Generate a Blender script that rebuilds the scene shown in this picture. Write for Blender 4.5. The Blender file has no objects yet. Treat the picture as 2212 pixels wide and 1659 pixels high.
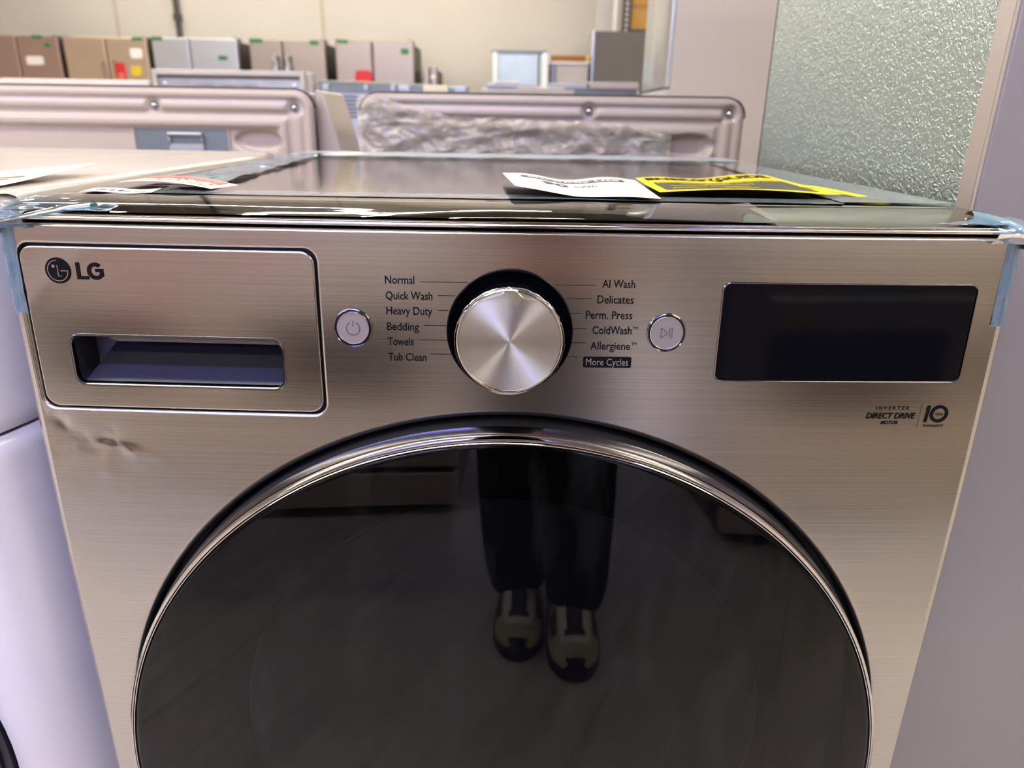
import bpy, bmesh, math, random
from math import sin, cos, pi, sqrt, radians, atan2, hypot
from mathutils import Vector, Matrix, noise
from mathutils.geometry import delaunay_2d_cdt

random.seed(7)
SC = bpy.context.scene
COL = SC.collection

# ------------------------------------------------------------------ camera
FPX = 1552.07
CAM = Vector((0.0017, -0.4756, 1.0472))
PITCH, YAW, ROLL = 0.35325, -0.00142, 0.01626
_f = Vector((-sin(YAW) * cos(PITCH), cos(YAW) * cos(PITCH), -sin(PITCH)))
_r0 = Vector((cos(YAW), sin(YAW), 0))
_u0 = _r0.cross(_f)
CR = cos(ROLL) * _r0 + sin(ROLL) * _u0
CU = -sin(ROLL) * _r0 + cos(ROLL) * _u0
CF = _f
cd = bpy.data.cameras.new('camera')
cd.sensor_width = 36.0
cd.sensor_fit = 'HORIZONTAL'
cd.lens = FPX / 2212 * 36
cd.clip_start = 0.01
cd.dof.use_dof = True
cd.dof.focus_distance = 0.50
cd.dof.aperture_fstop = 7.5
cam = bpy.data.objects.new('camera', cd)
COL.objects.link(cam)
cam.matrix_world = Matrix(((CR.x, CU.x, -CF.x, CAM.x), (CR.y, CU.y, -CF.y, CAM.y), (CR.z, CU.z, -CF.z, CAM.z), (0, 0, 0, 1)))
SC.camera = cam

# ------------------------------------------------------------------ world, exposure, light levels
SC.view_settings.view_transform = 'Standard'
SC.view_settings.look = 'None'
SC.view_settings.gamma = 1
SC.view_settings.use_curve_mapping = False
SC.view_settings.exposure = 0.88
LAMP_STRENGTH = 24.0        # ceiling light diffusers
SKY_STRENGTH = 5.0         # daylight in the shop window
w = bpy.data.worlds.new('world')
SC.world = w
w.use_nodes = True
w.node_tree.nodes['Background'].inputs[0].default_value = (0.9, 0.93, 1.0, 1)
w.node_tree.nodes['Background'].inputs[1].default_value = 0.3
cy = SC.cycles
cy.use_denoising = True
cy.max_bounces = 8
cy.diffuse_bounces = 4
cy.glossy_bounces = 5
cy.transparent_max_bounces = 16
cy.sample_clamp_indirect = 6.0
cy.caustics_reflective = False
cy.caustics_refractive = False


# ------------------------------------------------------------------ helpers: colours and materials
def lin(c):
    o = []
    for v in c[:3]:
        v /= 255.0
        o.append(v / 12.92 if v <= 0.04045 else ((v + 0.055) / 1.055) ** 2.4)
    return (o[0], o[1], o[2], 1.0)


def new_mat(name):
    m = bpy.data.materials.new(name)
    m.use_nodes = True
    nt = m.node_tree
    b = nt.nodes['Principled BSDF']
    return m, nt, b


def N(nt, kind, **kw):
    n = nt.nodes.new(kind)
    for k, v in kw.items():
        if k.startswith('i_'):
            key = k[2:]
            n.inputs[int(key) if key.isdigit() else key.replace('_', ' ')].default_value = v
        else:
            setattr(n, k, v)
    return n


def mat(name, rgb, rough=0.5, metal=0.0, coat=0.0, spec=0.5, vary=0.06, scale=6.0, bump=0.0, bscale=200.0):
    """Principled material whose colour drifts a little with a noise texture."""
    m, nt, b = new_mat(name)
    L = nt.links
    c = lin(rgb)
    tc = N(nt, 'ShaderNodeTexCoord')
    nz = N(nt, 'ShaderNodeTexNoise', i_Scale=scale, i_Detail=3.0)
    L.new(tc.outputs['Object'], nz.inputs['Vector'])
    rp = N(nt, 'ShaderNodeValToRGB')
    rp.color_ramp.elements[0].position = 0.3
    rp.color_ramp.elements[1].position = 0.7
    rp.color_ramp.elements[0].color = tuple(v * (1 - vary) for v in c[:3]) + (1,)
    rp.color_ramp.elements[1].color = tuple(min(1, v * (1 + vary)) for v in c[:3]) + (1,)
    L.new(nz.outputs['Fac'], rp.inputs['Fac'])
    L.new(rp.outputs['Color'], b.inputs['Base Color'])
    b.inputs['Roughness'].default_value = rough
    b.inputs['Metallic'].default_value = metal
    b.inputs['Coat Weight'].default_value = coat
    b.inputs['Coat Roughness'].default_value = 0.05
    b.inputs['Specular IOR Level'].default_value = spec
    if bump:
        n2 = N(nt, 'ShaderNodeTexNoise', i_Scale=bscale, i_Detail=2.0)
        L.new(tc.outputs['Object'], n2.inputs['Vector'])
        bp = N(nt, 'ShaderNodeBump', i_Strength=bump, i_Distance=0.001)
        L.new(n2.outputs['Fac'], bp.inputs['Height'])
        L.new(bp.outputs['Normal'], b.inputs['Normal'])
    return m


def brushed(name, rgb, rough=0.22, aniso=0.6, lines=(3, 3, 900), bump=0.05, metal=1.0, vary=0.12, tangent=True):
    """Steel brushed along x: fine streaks in colour, roughness and height."""
    m, nt, b = new_mat(name)
    L = nt.links
    tc = N(nt, 'ShaderNodeTexCoord')
    mp = N(nt, 'ShaderNodeMapping')
    mp.inputs['Scale'].default_value = lines
    L.new(tc.outputs['Object'], mp.inputs['Vector'])
    nz = N(nt, 'ShaderNodeTexNoise', i_Scale=1.0, i_Detail=4.0, i_Roughness=0.65)
    L.new(mp.outputs['Vector'], nz.inputs['Vector'])
    c = lin(rgb)
    rp = N(nt, 'ShaderNodeValToRGB')
    rp.color_ramp.elements[0].position = 0.3
    rp.color_ramp.elements[1].position = 0.7
    rp.color_ramp.elements[0].color = tuple(v * (1 - vary) for v in c[:3]) + (1,)
    rp.color_ramp.elements[1].color = tuple(min(1, v * (1 + vary)) for v in c[:3]) + (1,)
    L.new(nz.outputs['Fac'], rp.inputs['Fac'])
    L.new(rp.outputs['Color'], b.inputs['Base Color'])
    b.inputs['Metallic'].default_value = metal
    b.inputs['Roughness'].default_value = rough
    b.inputs['Anisotropic'].default_value = aniso
    if tangent:
        tg = N(nt, 'ShaderNodeTangent', direction_type='RADIAL', axis='Z')
        L.new(tg.outputs['Tangent'], b.inputs['Tangent'])
    bp = N(nt, 'ShaderNodeBump', i_Strength=bump, i_Distance=0.0004)
    L.new(nz.outputs['Fac'], bp.inputs['Height'])
    L.new(bp.outputs['Normal'], b.inputs['Normal'])
    return m


def film_mat(name, tint, gloss_rough=0.05, milk=0.0, milk_rgb=(235, 240, 240), ior=1.5, wave=0.0, wscale=20.0):
    """Clear plastic: tinted see-through, a Fresnel reflection, optionally a milky share."""
    m, nt, b = new_mat(name)
    L = nt.links
    nt.nodes.remove(b)
    out = nt.nodes['Material Output']
    tr = N(nt, 'ShaderNodeBsdfTransparent', i_0=lin(tint))
    gl = N(nt, 'ShaderNodeBsdfGlossy', i_Roughness=gloss_rough)
    gl.inputs['Color'].default_value = (1, 1, 1, 1)
    df = N(nt, 'ShaderNodeBsdfDiffuse', i_0=lin(milk_rgb))
    mx0 = N(nt, 'ShaderNodeMixShader', i_0=milk)
    L.new(tr.outputs[0], mx0.inputs[1])
    L.new(df.outputs[0], mx0.inputs[2])
    fr = N(nt, 'ShaderNodeFresnel', i_0=ior)
    mx = N(nt, 'ShaderNodeMixShader')
    L.new(fr.outputs[0], mx.inputs[0])
    L.new(mx0.outputs[0], mx.inputs[1])
    L.new(gl.outputs[0], mx.inputs[2])
    L.new(mx.outputs[0], out.inputs['Surface'])
    if wave:
        tc = N(nt, 'ShaderNodeTexCoord')
        nz = N(nt, 'ShaderNodeTexNoise', i_Scale=wscale, i_Detail=2.0)
        L.new(tc.outputs['Object'], nz.inputs['Vector'])
        bp = N(nt, 'ShaderNodeBump', i_Strength=wave, i_Distance=0.01)
        L.new(nz.outputs['Fac'], bp.inputs['Height'])
        for n_ in (gl, df):
            L.new(bp.outputs['Normal'], n_.inputs['Normal'])
        L.new(bp.outputs['Normal'], fr.inputs['Normal'])
    return m


def emit(name, rgb, strength):
    m, nt, b = new_mat(name)
    nt.nodes.remove(b)
    e = N(nt, 'ShaderNodeEmission', i_Strength=strength)
    e.inputs['Color'].default_value = lin(rgb)
    nt.links.new(e.outputs[0], nt.nodes['Material Output'].inputs['Surface'])
    return m


# ------------------------------------------------------------------ helpers: geometry
class G:
    """Collects vertices and faces; build() links them as one mesh object."""

    def __init__(self):
        self.v, self.f, self.m = [], [], []

    def add(self, vs, fs, m=0):
        o = len(self.v)
        self.v += [tuple(p) for p in vs]
        self.f += [tuple(i + o for i in f) for f in fs]
        self.m += [m] * len(fs)
        return self

    def box(self, x0, x1, y0, y1, z0, z1, m=0):
        vs = [(x, y, z) for z in (z0, z1) for y in (y0, y1) for x in (x0, x1)]
        return self.add(vs, [(0, 2, 3, 1), (4, 5, 7, 6), (0, 1, 5, 4), (1, 3, 7, 5), (3, 2, 6, 7), (2, 0, 4, 6)], m)

    def grid(self, fn, nu, nv, m=0, flip=False):
        vs = [fn(i / nu, j / nv) for j in range(nv + 1) for i in range(nu + 1)]
        fs = []
        for j in range(nv):
            for i in range(nu):
                a = j * (nu + 1) + i
                q = (a, a + 1, a + nu + 2, a + nu + 1)
                fs.append(q[::-1] if flip else q)
        return self.add(vs, fs, m)

    def lathe(self, prof, fn, n=64, cap=False, m=0, mats=None):
        """prof: (r, h) pairs; fn(x, z, h) puts them in space."""
        vs, fs, ms = [], [], []
        for r, h in prof:
            for i in range(n):
                a = 2 * pi * i / n
                vs.append(fn(r * cos(a), r * sin(a), h))
        for k in range(len(prof) - 1):
            for i in range(n):
                j = (i + 1) % n
                fs.append((k * n + i, k * n + j, (k + 1) * n + j, (k + 1) * n + i))
                ms.append(mats[k] if mats else m)
        if cap:
            fs.append(tuple((len(prof) - 1) * n + i for i in range(n)))
            ms.append(mats[-1] if mats else m)
        o = len(self.f)
        self.add(vs, fs, m)
        self.m[o:] = ms
        return self

    def tube(self, pts, r, n=10, m=0, closed=False):
        pts = [Vector(p) for p in pts]
        k = len(pts)
        vs, fs = [], []
        up = Vector((0.13, 0.21, 0.97))
        for i, p in enumerate(pts):
            a = pts[i - 1] if (i or closed) else p
            b = pts[(i + 1) % k] if (i < k - 1 or closed) else p
            t = (b - a).normalized()
            s = t.cross(up)
            if s.length < 1e-4:
                s = t.cross(Vector((1, 0, 0)))
            s.normalize()
            u = s.cross(t)
            rr = r[i] if isinstance(r, (list, tuple)) else r
            for j in range(n):
                an = 2 * pi * j / n
                vs.append(p + rr * (cos(an) * s + sin(an) * u))
        for i in range(k if closed else k - 1):
            i2 = (i + 1) % k
            for j in range(n):
                j2 = (j + 1) % n
                fs.append((i * n + j, i * n + j2, i2 * n + j2, i2 * n + j))
        if not closed:
            fs.append(tuple(range(n))[::-1])
            fs.append(tuple((k - 1) * n + j for j in range(n)))
        return self.add(vs, fs, m)

    def prism(self, poly, fn, d0, d1, m=0):
        """poly: 2-D outline; fn(x, z, depth) to space; closed solid between depths."""
        n = len(poly)
        vs = [fn(x, z, d0) for x, z in poly] + [fn(x, z, d1) for x, z in poly]
        fs = [tuple(range(n)), tuple(range(2 * n - 1, n - 1, -1))]
        for i in range(n):
            j = (i + 1) % n
            fs.append((j, i, n + i, n + j))
        return self.add(vs, fs, m)

    def build(self, name, mats, parent=None, bevel=0.0, seg=2, angle=35, smooth=True, fixn=False, loc=None):
        me = bpy.data.meshes.new(name)
        me.from_pydata(self.v, [], self.f)
        if not isinstance(mats, (list, tuple)):
            mats = [mats]
        for mm in mats:
            me.materials.append(mm)
        for p, mi in zip(me.polygons, self.m):
            p.material_index = mi
            p.use_smooth = smooth
        if fixn:
            bm = bmesh.new()
            bm.from_mesh(me)
            bmesh.ops.recalc_face_normals(bm, faces=bm.faces)
            bm.to_mesh(me)
            bm.free()
        me.update()
        if smooth and not bevel:
            me.set_sharp_from_angle(angle=radians(angle))
        o = bpy.data.objects.new(name, me)
        COL.objects.link(o)
        if parent:
            o.parent = parent
        if loc:
            o.location = loc
        if bevel:
            b = o.modifiers.new('bevel', 'BEVEL')
            b.width = bevel
            b.segments = seg
            b.limit_method = 'ANGLE'
            b.angle_limit = radians(40)
            b.harden_normals = True
        return o


def tag(o, label=None, cat=None, group=None, kind=None):
    if label:
        o['label'] = label
    if cat:
        o['category'] = cat
    if group:
        o['group'] = group
    if kind:
        o['kind'] = kind
    return o


def thing(name, label, cat, loc=(0, 0, 0), rz=0.0, group=None):
    o = bpy.data.objects.new(name, None)
    o.empty_display_size = 0.1
    COL.objects.link(o)
    o.location = loc
    o.rotation_euler = (0, 0, rz)
    return tag(o, label, cat, group)


def rrect(x0, x1, z0, z1, r, n=6):
    """Counter-clockwise rounded rectangle."""
    o = []
    for cx, cz, a0 in ((x1 - r, z1 - r, 0), (x0 + r, z1 - r, pi / 2), (x0 + r, z0 + r, pi), (x1 - r, z0 + r, 1.5 * pi)):
        for i in range(n + 1):
            a = a0 + pi / 2 * i / n
            o.append((cx + r * cos(a), cz + r * sin(a)))
    return o


def densify(loop, step):
    o = []
    for i, p in enumerate(loop):
        q = loop[(i + 1) % len(loop)]
        d = hypot(q[0] - p[0], q[1] - p[1])
        k = max(1, int(d / step + 0.5))
        for j in range(k):
            t = j / k
            o.append((p[0] + (q[0] - p[0]) * t, p[1] + (q[1] - p[1]) * t))
    return o


def inside(p, loop):
    x, y = p
    c = False
    n = len(loop)
    j = n - 1
    for i in range(n):
        xi, yi = loop[i]
        xj, yj = loop[j]
        if (yi > y) != (yj > y) and x < (xj - xi) * (y - yi) / (yj - yi) + xi:
            c = not c
        j = i
    return c


def near(p, loop, d):
    return any(abs(p[0] - q[0]) < d and abs(p[1] - q[1]) < d for q in loop)


def loop_normals(loop):
    n = len(loop)
    o = []
    for i in range(n):
        a, b = loop[i - 1], loop[(i + 1) % n]
        dx, dz = b[0] - a[0], b[1] - a[1]
        l = hypot(dx, dz) or 1
        o.append((dz / l, -dx / l))
    return o


def sweep(g, loop, prof, fn, m=0, flip=False):
    """Strips that follow a closed loop; prof: (outward, back) offsets."""
    nr = loop_normals(loop)
    n = len(loop)
    vs = []
    for out, back in prof:
        for (x, z), (nx, nz) in zip(loop, nr):
            vs.append(fn(x + nx * out, z + nz * out, back))
    fs = []
    for k in range(len(prof) - 1):
        for i in range(n):
            j = (i + 1) % n
            q = (k * n + i, (k + 1) * n + i, (k + 1) * n + j, k * n + j)
            fs.append(q[::-1] if flip else q)
    g.add(vs, fs, m)


def fill(g, outer, holes, fn, step=0.02, extra=(), m=0):
    """Triangulated sheet with holes, put on a curved surface by fn(x, z, 0)."""
    pts = list(outer)
    edges = [(i, (i + 1) % len(outer)) for i in range(len(outer))]
    for h in holes:
        o = len(pts)
        pts += h
        edges += [(o + i, o + (i + 1) % len(h)) for i in range(len(h))]
    allb = list(pts)
    x0 = min(p[0] for p in outer); x1 = max(p[0] for p in outer)
    z0 = min(p[1] for p in outer); z1 = max(p[1] for p in outer)
    cand = []
    j = 0
    z = z0 + step
    while z < z1:
        x = x0 + step * (0.5 if j % 2 else 1.0)
        while x < x1:
            cand.append((x, z, step * 0.5))
            x += step
        z += step * 0.87
        j += 1
    for ex in extra:
        ax, bx, az, bz, st = ex
        cand = [c for c in cand if not (ax <= c[0] <= bx and az <= c[1] <= bz)]
        for i in range(int((bx - ax) / st)):
            for k in range(int((bz - az) / st)):
                cand.append((ax + (i + 0.5 + 0.25 * (k % 2)) * st, az + (k + 0.5) * st, st * 0.5))
    for x, z, d in cand:
        if inside((x, z), outer) and not any(inside((x, z), h) for h in holes) and not near((x, z), allb, d):
            pts.append((x, z))
    r = delaunay_2d_cdt([Vector(p) for p in pts], edges, [], 0, 1e-7)
    V, F = r[0], r[2]
    fs = []
    for f in F:
        cx = sum(V[i][0] for i in f) / len(f)
        cz = sum(V[i][1] for i in f) / len(f)
        if inside((cx, cz), outer) and not any(inside((cx, cz), h) for h in holes):
            fs.append(tuple(f))
    g.add([fn(p[0], p[1], 0.0) for p in V], fs, m)


_text_cache = {}


def text_shape(s, bold=0.0, space=1.0):
    """Flat letters: baseline at 0, capital height 1. Returns (verts, faces, width)."""
    key = (s, bold, space)
    if key in _text_cache:
        return _text_cache[key]
    def raw(t):
        c = bpy.data.curves.new('lettering', 'FONT')
        c.body = t
        c.size = 1
        c.offset = bold
        c.space_character = space
        c.resolution_u = 3
        o = bpy.data.objects.new('lettering', c)
        COL.objects.link(o)
        dg = bpy.context.evaluated_depsgraph_get()
        me = bpy.data.meshes.new_from_object(o.evaluated_get(dg))
        vs = [(v.co.x, v.co.y) for v in me.vertices]
        fs = [tuple(p.vertices) for p in me.polygons]
        bpy.data.objects.remove(o)
        bpy.data.curves.remove(c)
        bpy.data.meshes.remove(me)
        return vs, fs
    hv, _ = raw('H')
    cap = max(v[1] for v in hv) - min(v[1] for v in hv)
    b0 = min(v[1] for v in hv)
    vs, fs = raw(s)
    x0 = min(v[0] for v in vs)
    vs = [((x - x0) / cap, (y - b0) / cap) for x, y in vs]
    wd = max(v[0] for v in vs)
    _text_cache[key] = (vs, fs, wd)
    return _text_cache[key]


def letters(g, s, x0, x1, zb, cap, fn, bold=0.0, shear=0.0, space=1.0, h=0.0, m=0):
    vs, fs, wd = text_shape(s, bold, space)
    k = (x1 - x0) / wd
    g.add([fn(x0 + x * k + shear * y * cap, zb + y * cap, h) for x, y in vs], fs, m)


def flat_arc(g, cx, cz, r0, r1, a0, a1, fn, h, n=40, m=0):
    vs, fs = [], []
    for i in range(n + 1):
        a = radians(a0 + (a1 - a0) * i / n)
        vs += [fn(cx + r0 * cos(a), cz + r0 * sin(a), h), fn(cx + r1 * cos(a), cz + r1 * sin(a), h)]
    for i in range(n):
        fs.append((2 * i, 2 * i + 1, 2 * i + 3, 2 * i + 2))
    g.add(vs, fs, m)


def flat_line(g, pts, wd, fn, h, m=0):
    for (ax, az), (bx, bz) in zip(pts[:-1], pts[1:]):
        dx, dz = bx - ax, bz - az
        l = hypot(dx, dz)
        nx, nz = -dz / l * wd / 2, dx / l * wd / 2
        g.add([fn(ax + nx, az + nz, h), fn(ax - nx, az - nz, h), fn(bx - nx, bz - nz, h), fn(bx + nx, bz + nz, h)], [(0, 1, 2, 3)], m)


def flat_poly(g, poly, fn, h, m=0):
    g.add([fn(x, z, h) for x, z in poly], [tuple(range(len(poly)))], m)


# ------------------------------------------------------------------ materials
M = {}
M['panel'] = brushed('brushed_graphite_steel', (192, 188, 183), 0.2, 0.55)
M['drawer'] = brushed('brushed_graphite_steel_drawer', (193, 189, 184), 0.19, 0.55)
M['trim'] = brushed('polished_graphite_trim', (112, 104, 94), 0.08, 0.2, bump=0.01)
M['top'] = brushed('graphite_top_plate', (188, 180, 168), 0.11, 0.0, lines=(500, 3, 3), bump=0.02, tangent=False)
M['chrome'] = mat('chrome', (214, 210, 204), 0.06, 1.0, vary=0.03)
M['chrome_dark'] = mat('dark_chrome', (120, 118, 122), 0.12, 1.0, vary=0.03)
M['dark_plastic'] = mat('dark_grey_plastic', (66, 65, 68), 0.4)
M['black'] = mat('black_rubber', (10, 10, 12), 0.5)
M['gloss_black'] = mat('gloss_black_plastic', (9, 10, 15), 0.12, coat=0.3)
M['knob_side'] = mat('dark_knob_side', (8, 8, 12), 0.6, spec=0.0)
M['bezel'] = mat('dark_bezel', (6, 7, 12), 0.2, spec=0.06)
M['ring_wall'] = mat('dark_ring_wall', (24, 24, 27), 0.6, spec=0.15)
M['screen'] = mat('black_glass', (12, 12, 17), 0.06, spec=0.12)
M['ink'] = mat('black_print', (15, 15, 18), 0.6, spec=0.1, vary=0.02)
M['ink_soft'] = mat('grey_print', (70, 68, 74), 0.5, vary=0.02)
M['ink_light'] = mat('silver_print', (150, 145, 140), 0.4, vary=0.02)
M['button'] = mat('mauve_grey_plastic', (148, 139, 140), 0.38, 0.2)
M['slot'] = mat('navy_grey_plastic', (36, 35, 47), 0.45)
M['side_paint'] = mat('graphite_side_paint', (96, 90, 98), 0.35)
M['white'] = mat('white_enamel', (222, 219, 226), 0.22, coat=0.3, vary=0.015)
M['white2'] = mat('white_enamel_top', (200, 191, 174), 0.25, coat=0.3, vary=0.015)
M['beige'] = mat('beige_pink_enamel', (186, 171, 154), 0.28, 0.0, coat=0.25, vary=0.015)
M['galv'] = mat('galvanised_sheet', (176, 180, 180), 0.35, 0.6, vary=0.1, scale=14)
M['galv_dark'] = mat('dark_galvanised_sheet', (120, 128, 130), 0.4, 0.5, vary=0.1, scale=14)
M['screw'] = mat('steel_screw', (180, 184, 186), 0.2, 1.0)
M['paper'] = mat('white_paper', (240, 234, 226), 0.7, vary=0.015)
M['cream_paper'] = mat('cream_paper', (238, 228, 200), 0.7, vary=0.02)
M['yellow'] = mat('yellow_label', (252, 226, 6), 0.55, vary=0.02)
M['red'] = mat('red_print', (212, 44, 48), 0.5)
M['red_soft'] = mat('faded_red_print', (222, 120, 104), 0.6, vary=0.15, scale=60)
M['green'] = mat('green_tape', (58, 120, 62), 0.5)
M['yel_tag'] = mat('yellow_tag', (228, 196, 30), 0.5)
M['card'] = mat('cardboard', (186, 142, 70), 0.8)
M['fr_tan'] = brushed('tan_stainless', (196, 176, 150), 0.34, 0.3, metal=0.75)
M['fr_pink'] = brushed('rosy_stainless', (172, 146, 132), 0.34, 0.3, metal=0.7)
M['fr_blue'] = brushed('cool_stainless', (196, 200, 202), 0.3, 0.3, metal=0.8)
M['fr_taupe'] = brushed('taupe_stainless', (164, 152, 138), 0.34, 0.3, metal=0.75)
M['fr_mint'] = mat('pale_mint_steel', (186, 200, 192), 0.3, 0.3)
M['fr_dark'] = mat('dark_side_paint', (72, 66, 62), 0.5)
M['slate'] = mat('slate_paint', (104, 98, 88), 0.45)
M['lightgrey'] = mat('light_grey_paint', (192, 186, 182), 0.45)
M['grey_side'] = mat('warm_grey_side_paint', (190, 180, 170), 0.4, vary=0.02)
M['door_grey'] = mat('mauve_grey_door', (144, 139, 138), 0.38, 0.25, vary=0.02)
M['flange'] = mat('warm_flange_paint', (176, 164, 150), 0.4, vary=0.02)
M['silver_edge'] = brushed('silver_door_edge', (214, 218, 218), 0.25, 0.4, metal=0.85)
M['skin'] = mat('skin', (206, 150, 122), 0.5)
M['cloth_black'] = mat('black_cloth', (14, 14, 16), 0.9, vary=0.2, scale=30)
M['cloth_trouser'] = mat('black_trouser_cloth', (11, 13, 14), 0.9, vary=0.3, scale=20)
M['hair'] = mat('dark_hair', (30, 24, 20), 0.6)
M['shoe_beige'] = mat('beige_shoe_mesh', (214, 194, 160), 0.8, vary=0.1, scale=60)
M['shoe_dark'] = mat('dark_shoe_mesh', (72, 66, 56), 0.85, vary=0.15, scale=80)
M['shoe_light'] = mat('light_shoe_overlay', (252, 244, 226), 0.6)
M['tape'] = film_mat('blue_packing_tape', (206, 224, 236), 0.08, milk=0.26, milk_rgb=(176, 210, 234), wave=0.12, wscale=60)
M['tape_dense'] = film_mat('folded_teal_tape', (130, 180, 190), 0.15, milk=0.62, milk_rgb=(168, 204, 206), wave=0.1, wscale=80)
M['tape_clear'] = film_mat('pale_tape', (222, 236, 240), 0.1, milk=0.30, milk_rgb=(206, 222, 228), wave=0.1, wscale=40)
M['tape_mid'] = film_mat('teal_tape', (176, 206, 214), 0.07, milk=0.42, milk_rgb=(142, 178, 192), wave=0.16, wscale=30)
M['tape_back'] = film_mat('pale_blue_tape', (196, 216, 224), 0.3, milk=0.85, milk_rgb=(158, 192, 204), ior=1.12, wave=0.1, wscale=30)
M['film'] = film_mat('clear_film', (248, 246, 240), 0.02, milk=0.0)
M['film_fold'] = film_mat('creased_clear_film', (236, 230, 216), 0.12, milk=0.22, milk_rgb=(232, 220, 194))
M['wrap'] = film_mat('crumpled_stretch_wrap', (246, 242, 234), 0.14, milk=0.36, milk_rgb=(240, 228, 202), ior=1.6, wave=0.25, wscale=55)


def embossed_mat():
    m, nt, b = new_mat('embossed_aluminium')
    L = nt.links
    tc = N(nt, 'ShaderNodeTexCoord')
    b.inputs['Base Color'].default_value = lin((190, 204, 197))
    b.inputs['Metallic'].default_value = 0.8
    b.inputs['Roughness'].default_value = 0.32
    nz = N(nt, 'ShaderNodeTexNoise', i_Scale=190.0, i_Detail=1.0, i_Distortion=1.1)
    L.new(tc.outputs['Object'], nz.inputs['Vector'])
    rp = N(nt, 'ShaderNodeMapRange', i_1=0.42, i_2=0.58)
    L.new(nz.outputs['Fac'], rp.inputs['Value'])
    # shallow vertical scrapes
    mp = N(nt, 'ShaderNodeMapping')
    mp.inputs['Scale'].default_value = (30, 42, 1.6)
    L.new(tc.outputs['Object'], mp.inputs['Vector'])
    n2 = N(nt, 'ShaderNodeTexNoise', i_Scale=1.0, i_Detail=1.0)
    L.new(mp.outputs['Vector'], n2.inputs['Vector'])
    r2 = N(nt, 'ShaderNodeMapRange', i_1=0.62, i_2=0.72)
    L.new(n2.outputs['Fac'], r2.inputs['Value'])
    ad = N(nt, 'ShaderNodeMath', operation='MULTIPLY_ADD', i_1=0.55)
    L.new(r2.outputs[0], ad.inputs[0])
    L.new(rp.outputs[0], ad.inputs[2])
    bp = N(nt, 'ShaderNodeBump', i_Strength=0.55, i_Distance=0.0010)
    L.new(ad.outputs[0], bp.inputs['Height'])
    L.new(bp.outputs['Normal'], b.inputs['Normal'])
    return m


M['emboss'] = embossed_mat()


def knob_mat():
    """Spun aluminium: grooves run in circles round the y axis of the knob."""
    m, nt, b = new_mat('spun_aluminium')
    L = nt.links
    tc = N(nt, 'ShaderNodeTexCoord')
    b.inputs['Base Color'].default_value = lin((238, 238, 234))
    b.inputs['Metallic'].default_value = 1.0
    b.inputs['Roughness'].default_value = 0.3
    b.inputs['Anisotropic'].default_value = 0.96
    b.inputs['Anisotropic Rotation'].default_value = 0.25
    tg = N(nt, 'ShaderNodeTangent', direction_type='RADIAL', axis='Y')
    L.new(tg.outputs['Tangent'], b.inputs['Tangent'])
    sx = N(nt, 'ShaderNodeSeparateXYZ')
    L.new(tc.outputs['Object'], sx.inputs[0])
    cx = N(nt, 'ShaderNodeCombineXYZ')
    L.new(sx.outputs['X'], cx.inputs['X'])
    L.new(sx.outputs['Z'], cx.inputs['Y'])
    ln = N(nt, 'ShaderNodeVectorMath', operation='LENGTH')
    L.new(cx.outputs[0], ln.inputs[0])
    sn = N(nt, 'ShaderNodeMath', operation='MULTIPLY', i_1=9000.0)
    L.new(ln.outputs['Value'], sn.inputs[0])
    s2 = N(nt, 'ShaderNodeMath', operation='SINE')
    L.new(sn.outputs[0], s2.inputs[0])
    bp = N(nt, 'ShaderNodeBump', i_Strength=0.06, i_Distance=0.0002)
    L.new(s2.outputs[0], bp.inputs['Height'])
    L.new(bp.outputs['Normal'], b.inputs['Normal'])
    return m


M['spun'] = knob_mat()


def glass_mat():
    m, nt, b = new_mat('smoked_door_glass')
    L = nt.links
    nt.nodes.remove(b)
    out = nt.nodes['Material Output']
    tr = N(nt, 'ShaderNodeBsdfTransparent', i_0=(0.16, 0.17, 0.18, 1))
    gl = N(nt, 'ShaderNodeBsdfGlossy', i_Roughness=0.012)
    gl.inputs['Color'].default_value = (1, 1, 1, 1)
    df = N(nt, 'ShaderNodeBsdfDiffuse', i_0=(0.5, 0.5, 0.48, 1))
    tc = N(nt, 'ShaderNodeTexCoord')
    mp = N(nt, 'ShaderNodeMapping')
    mp.inputs['Rotation'].default_value = (0, 0.5, 0)
    mp.inputs['Scale'].default_value = (40, 1, 9)
    L.new(tc.outputs['Object'], mp.inputs['Vector'])
    nz = N(nt, 'ShaderNodeTexNoise', i_Scale=1.0, i_Detail=4.0)
    L.new(mp.outputs['Vector'], nz.inputs['Vector'])
    r1 = N(nt, 'ShaderNodeMapRange', i_1=0.5, i_2=0.85, i_3=0.001, i_4=0.02)
    L.new(nz.outputs['Fac'], r1.inputs['Value'])
    mx0 = N(nt, 'ShaderNodeMixShader')
    L.new(r1.outputs[0], mx0.inputs[0])
    L.new(tr.outputs[0], mx0.inputs[1])
    L.new(df.outputs[0], mx0.inputs[2])
    fr = N(nt, 'ShaderNodeFresnel', i_0=1.37)
    mx = N(nt, 'ShaderNodeMixShader')
    L.new(fr.outputs[0], mx.inputs[0])
    L.new(mx0.outputs[0], mx.inputs[1])
    L.new(gl.outputs[0], mx.inputs[2])
    L.new(mx.outputs[0], out.inputs['Surface'])
    return m


M['glass'] = glass_mat()


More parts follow.
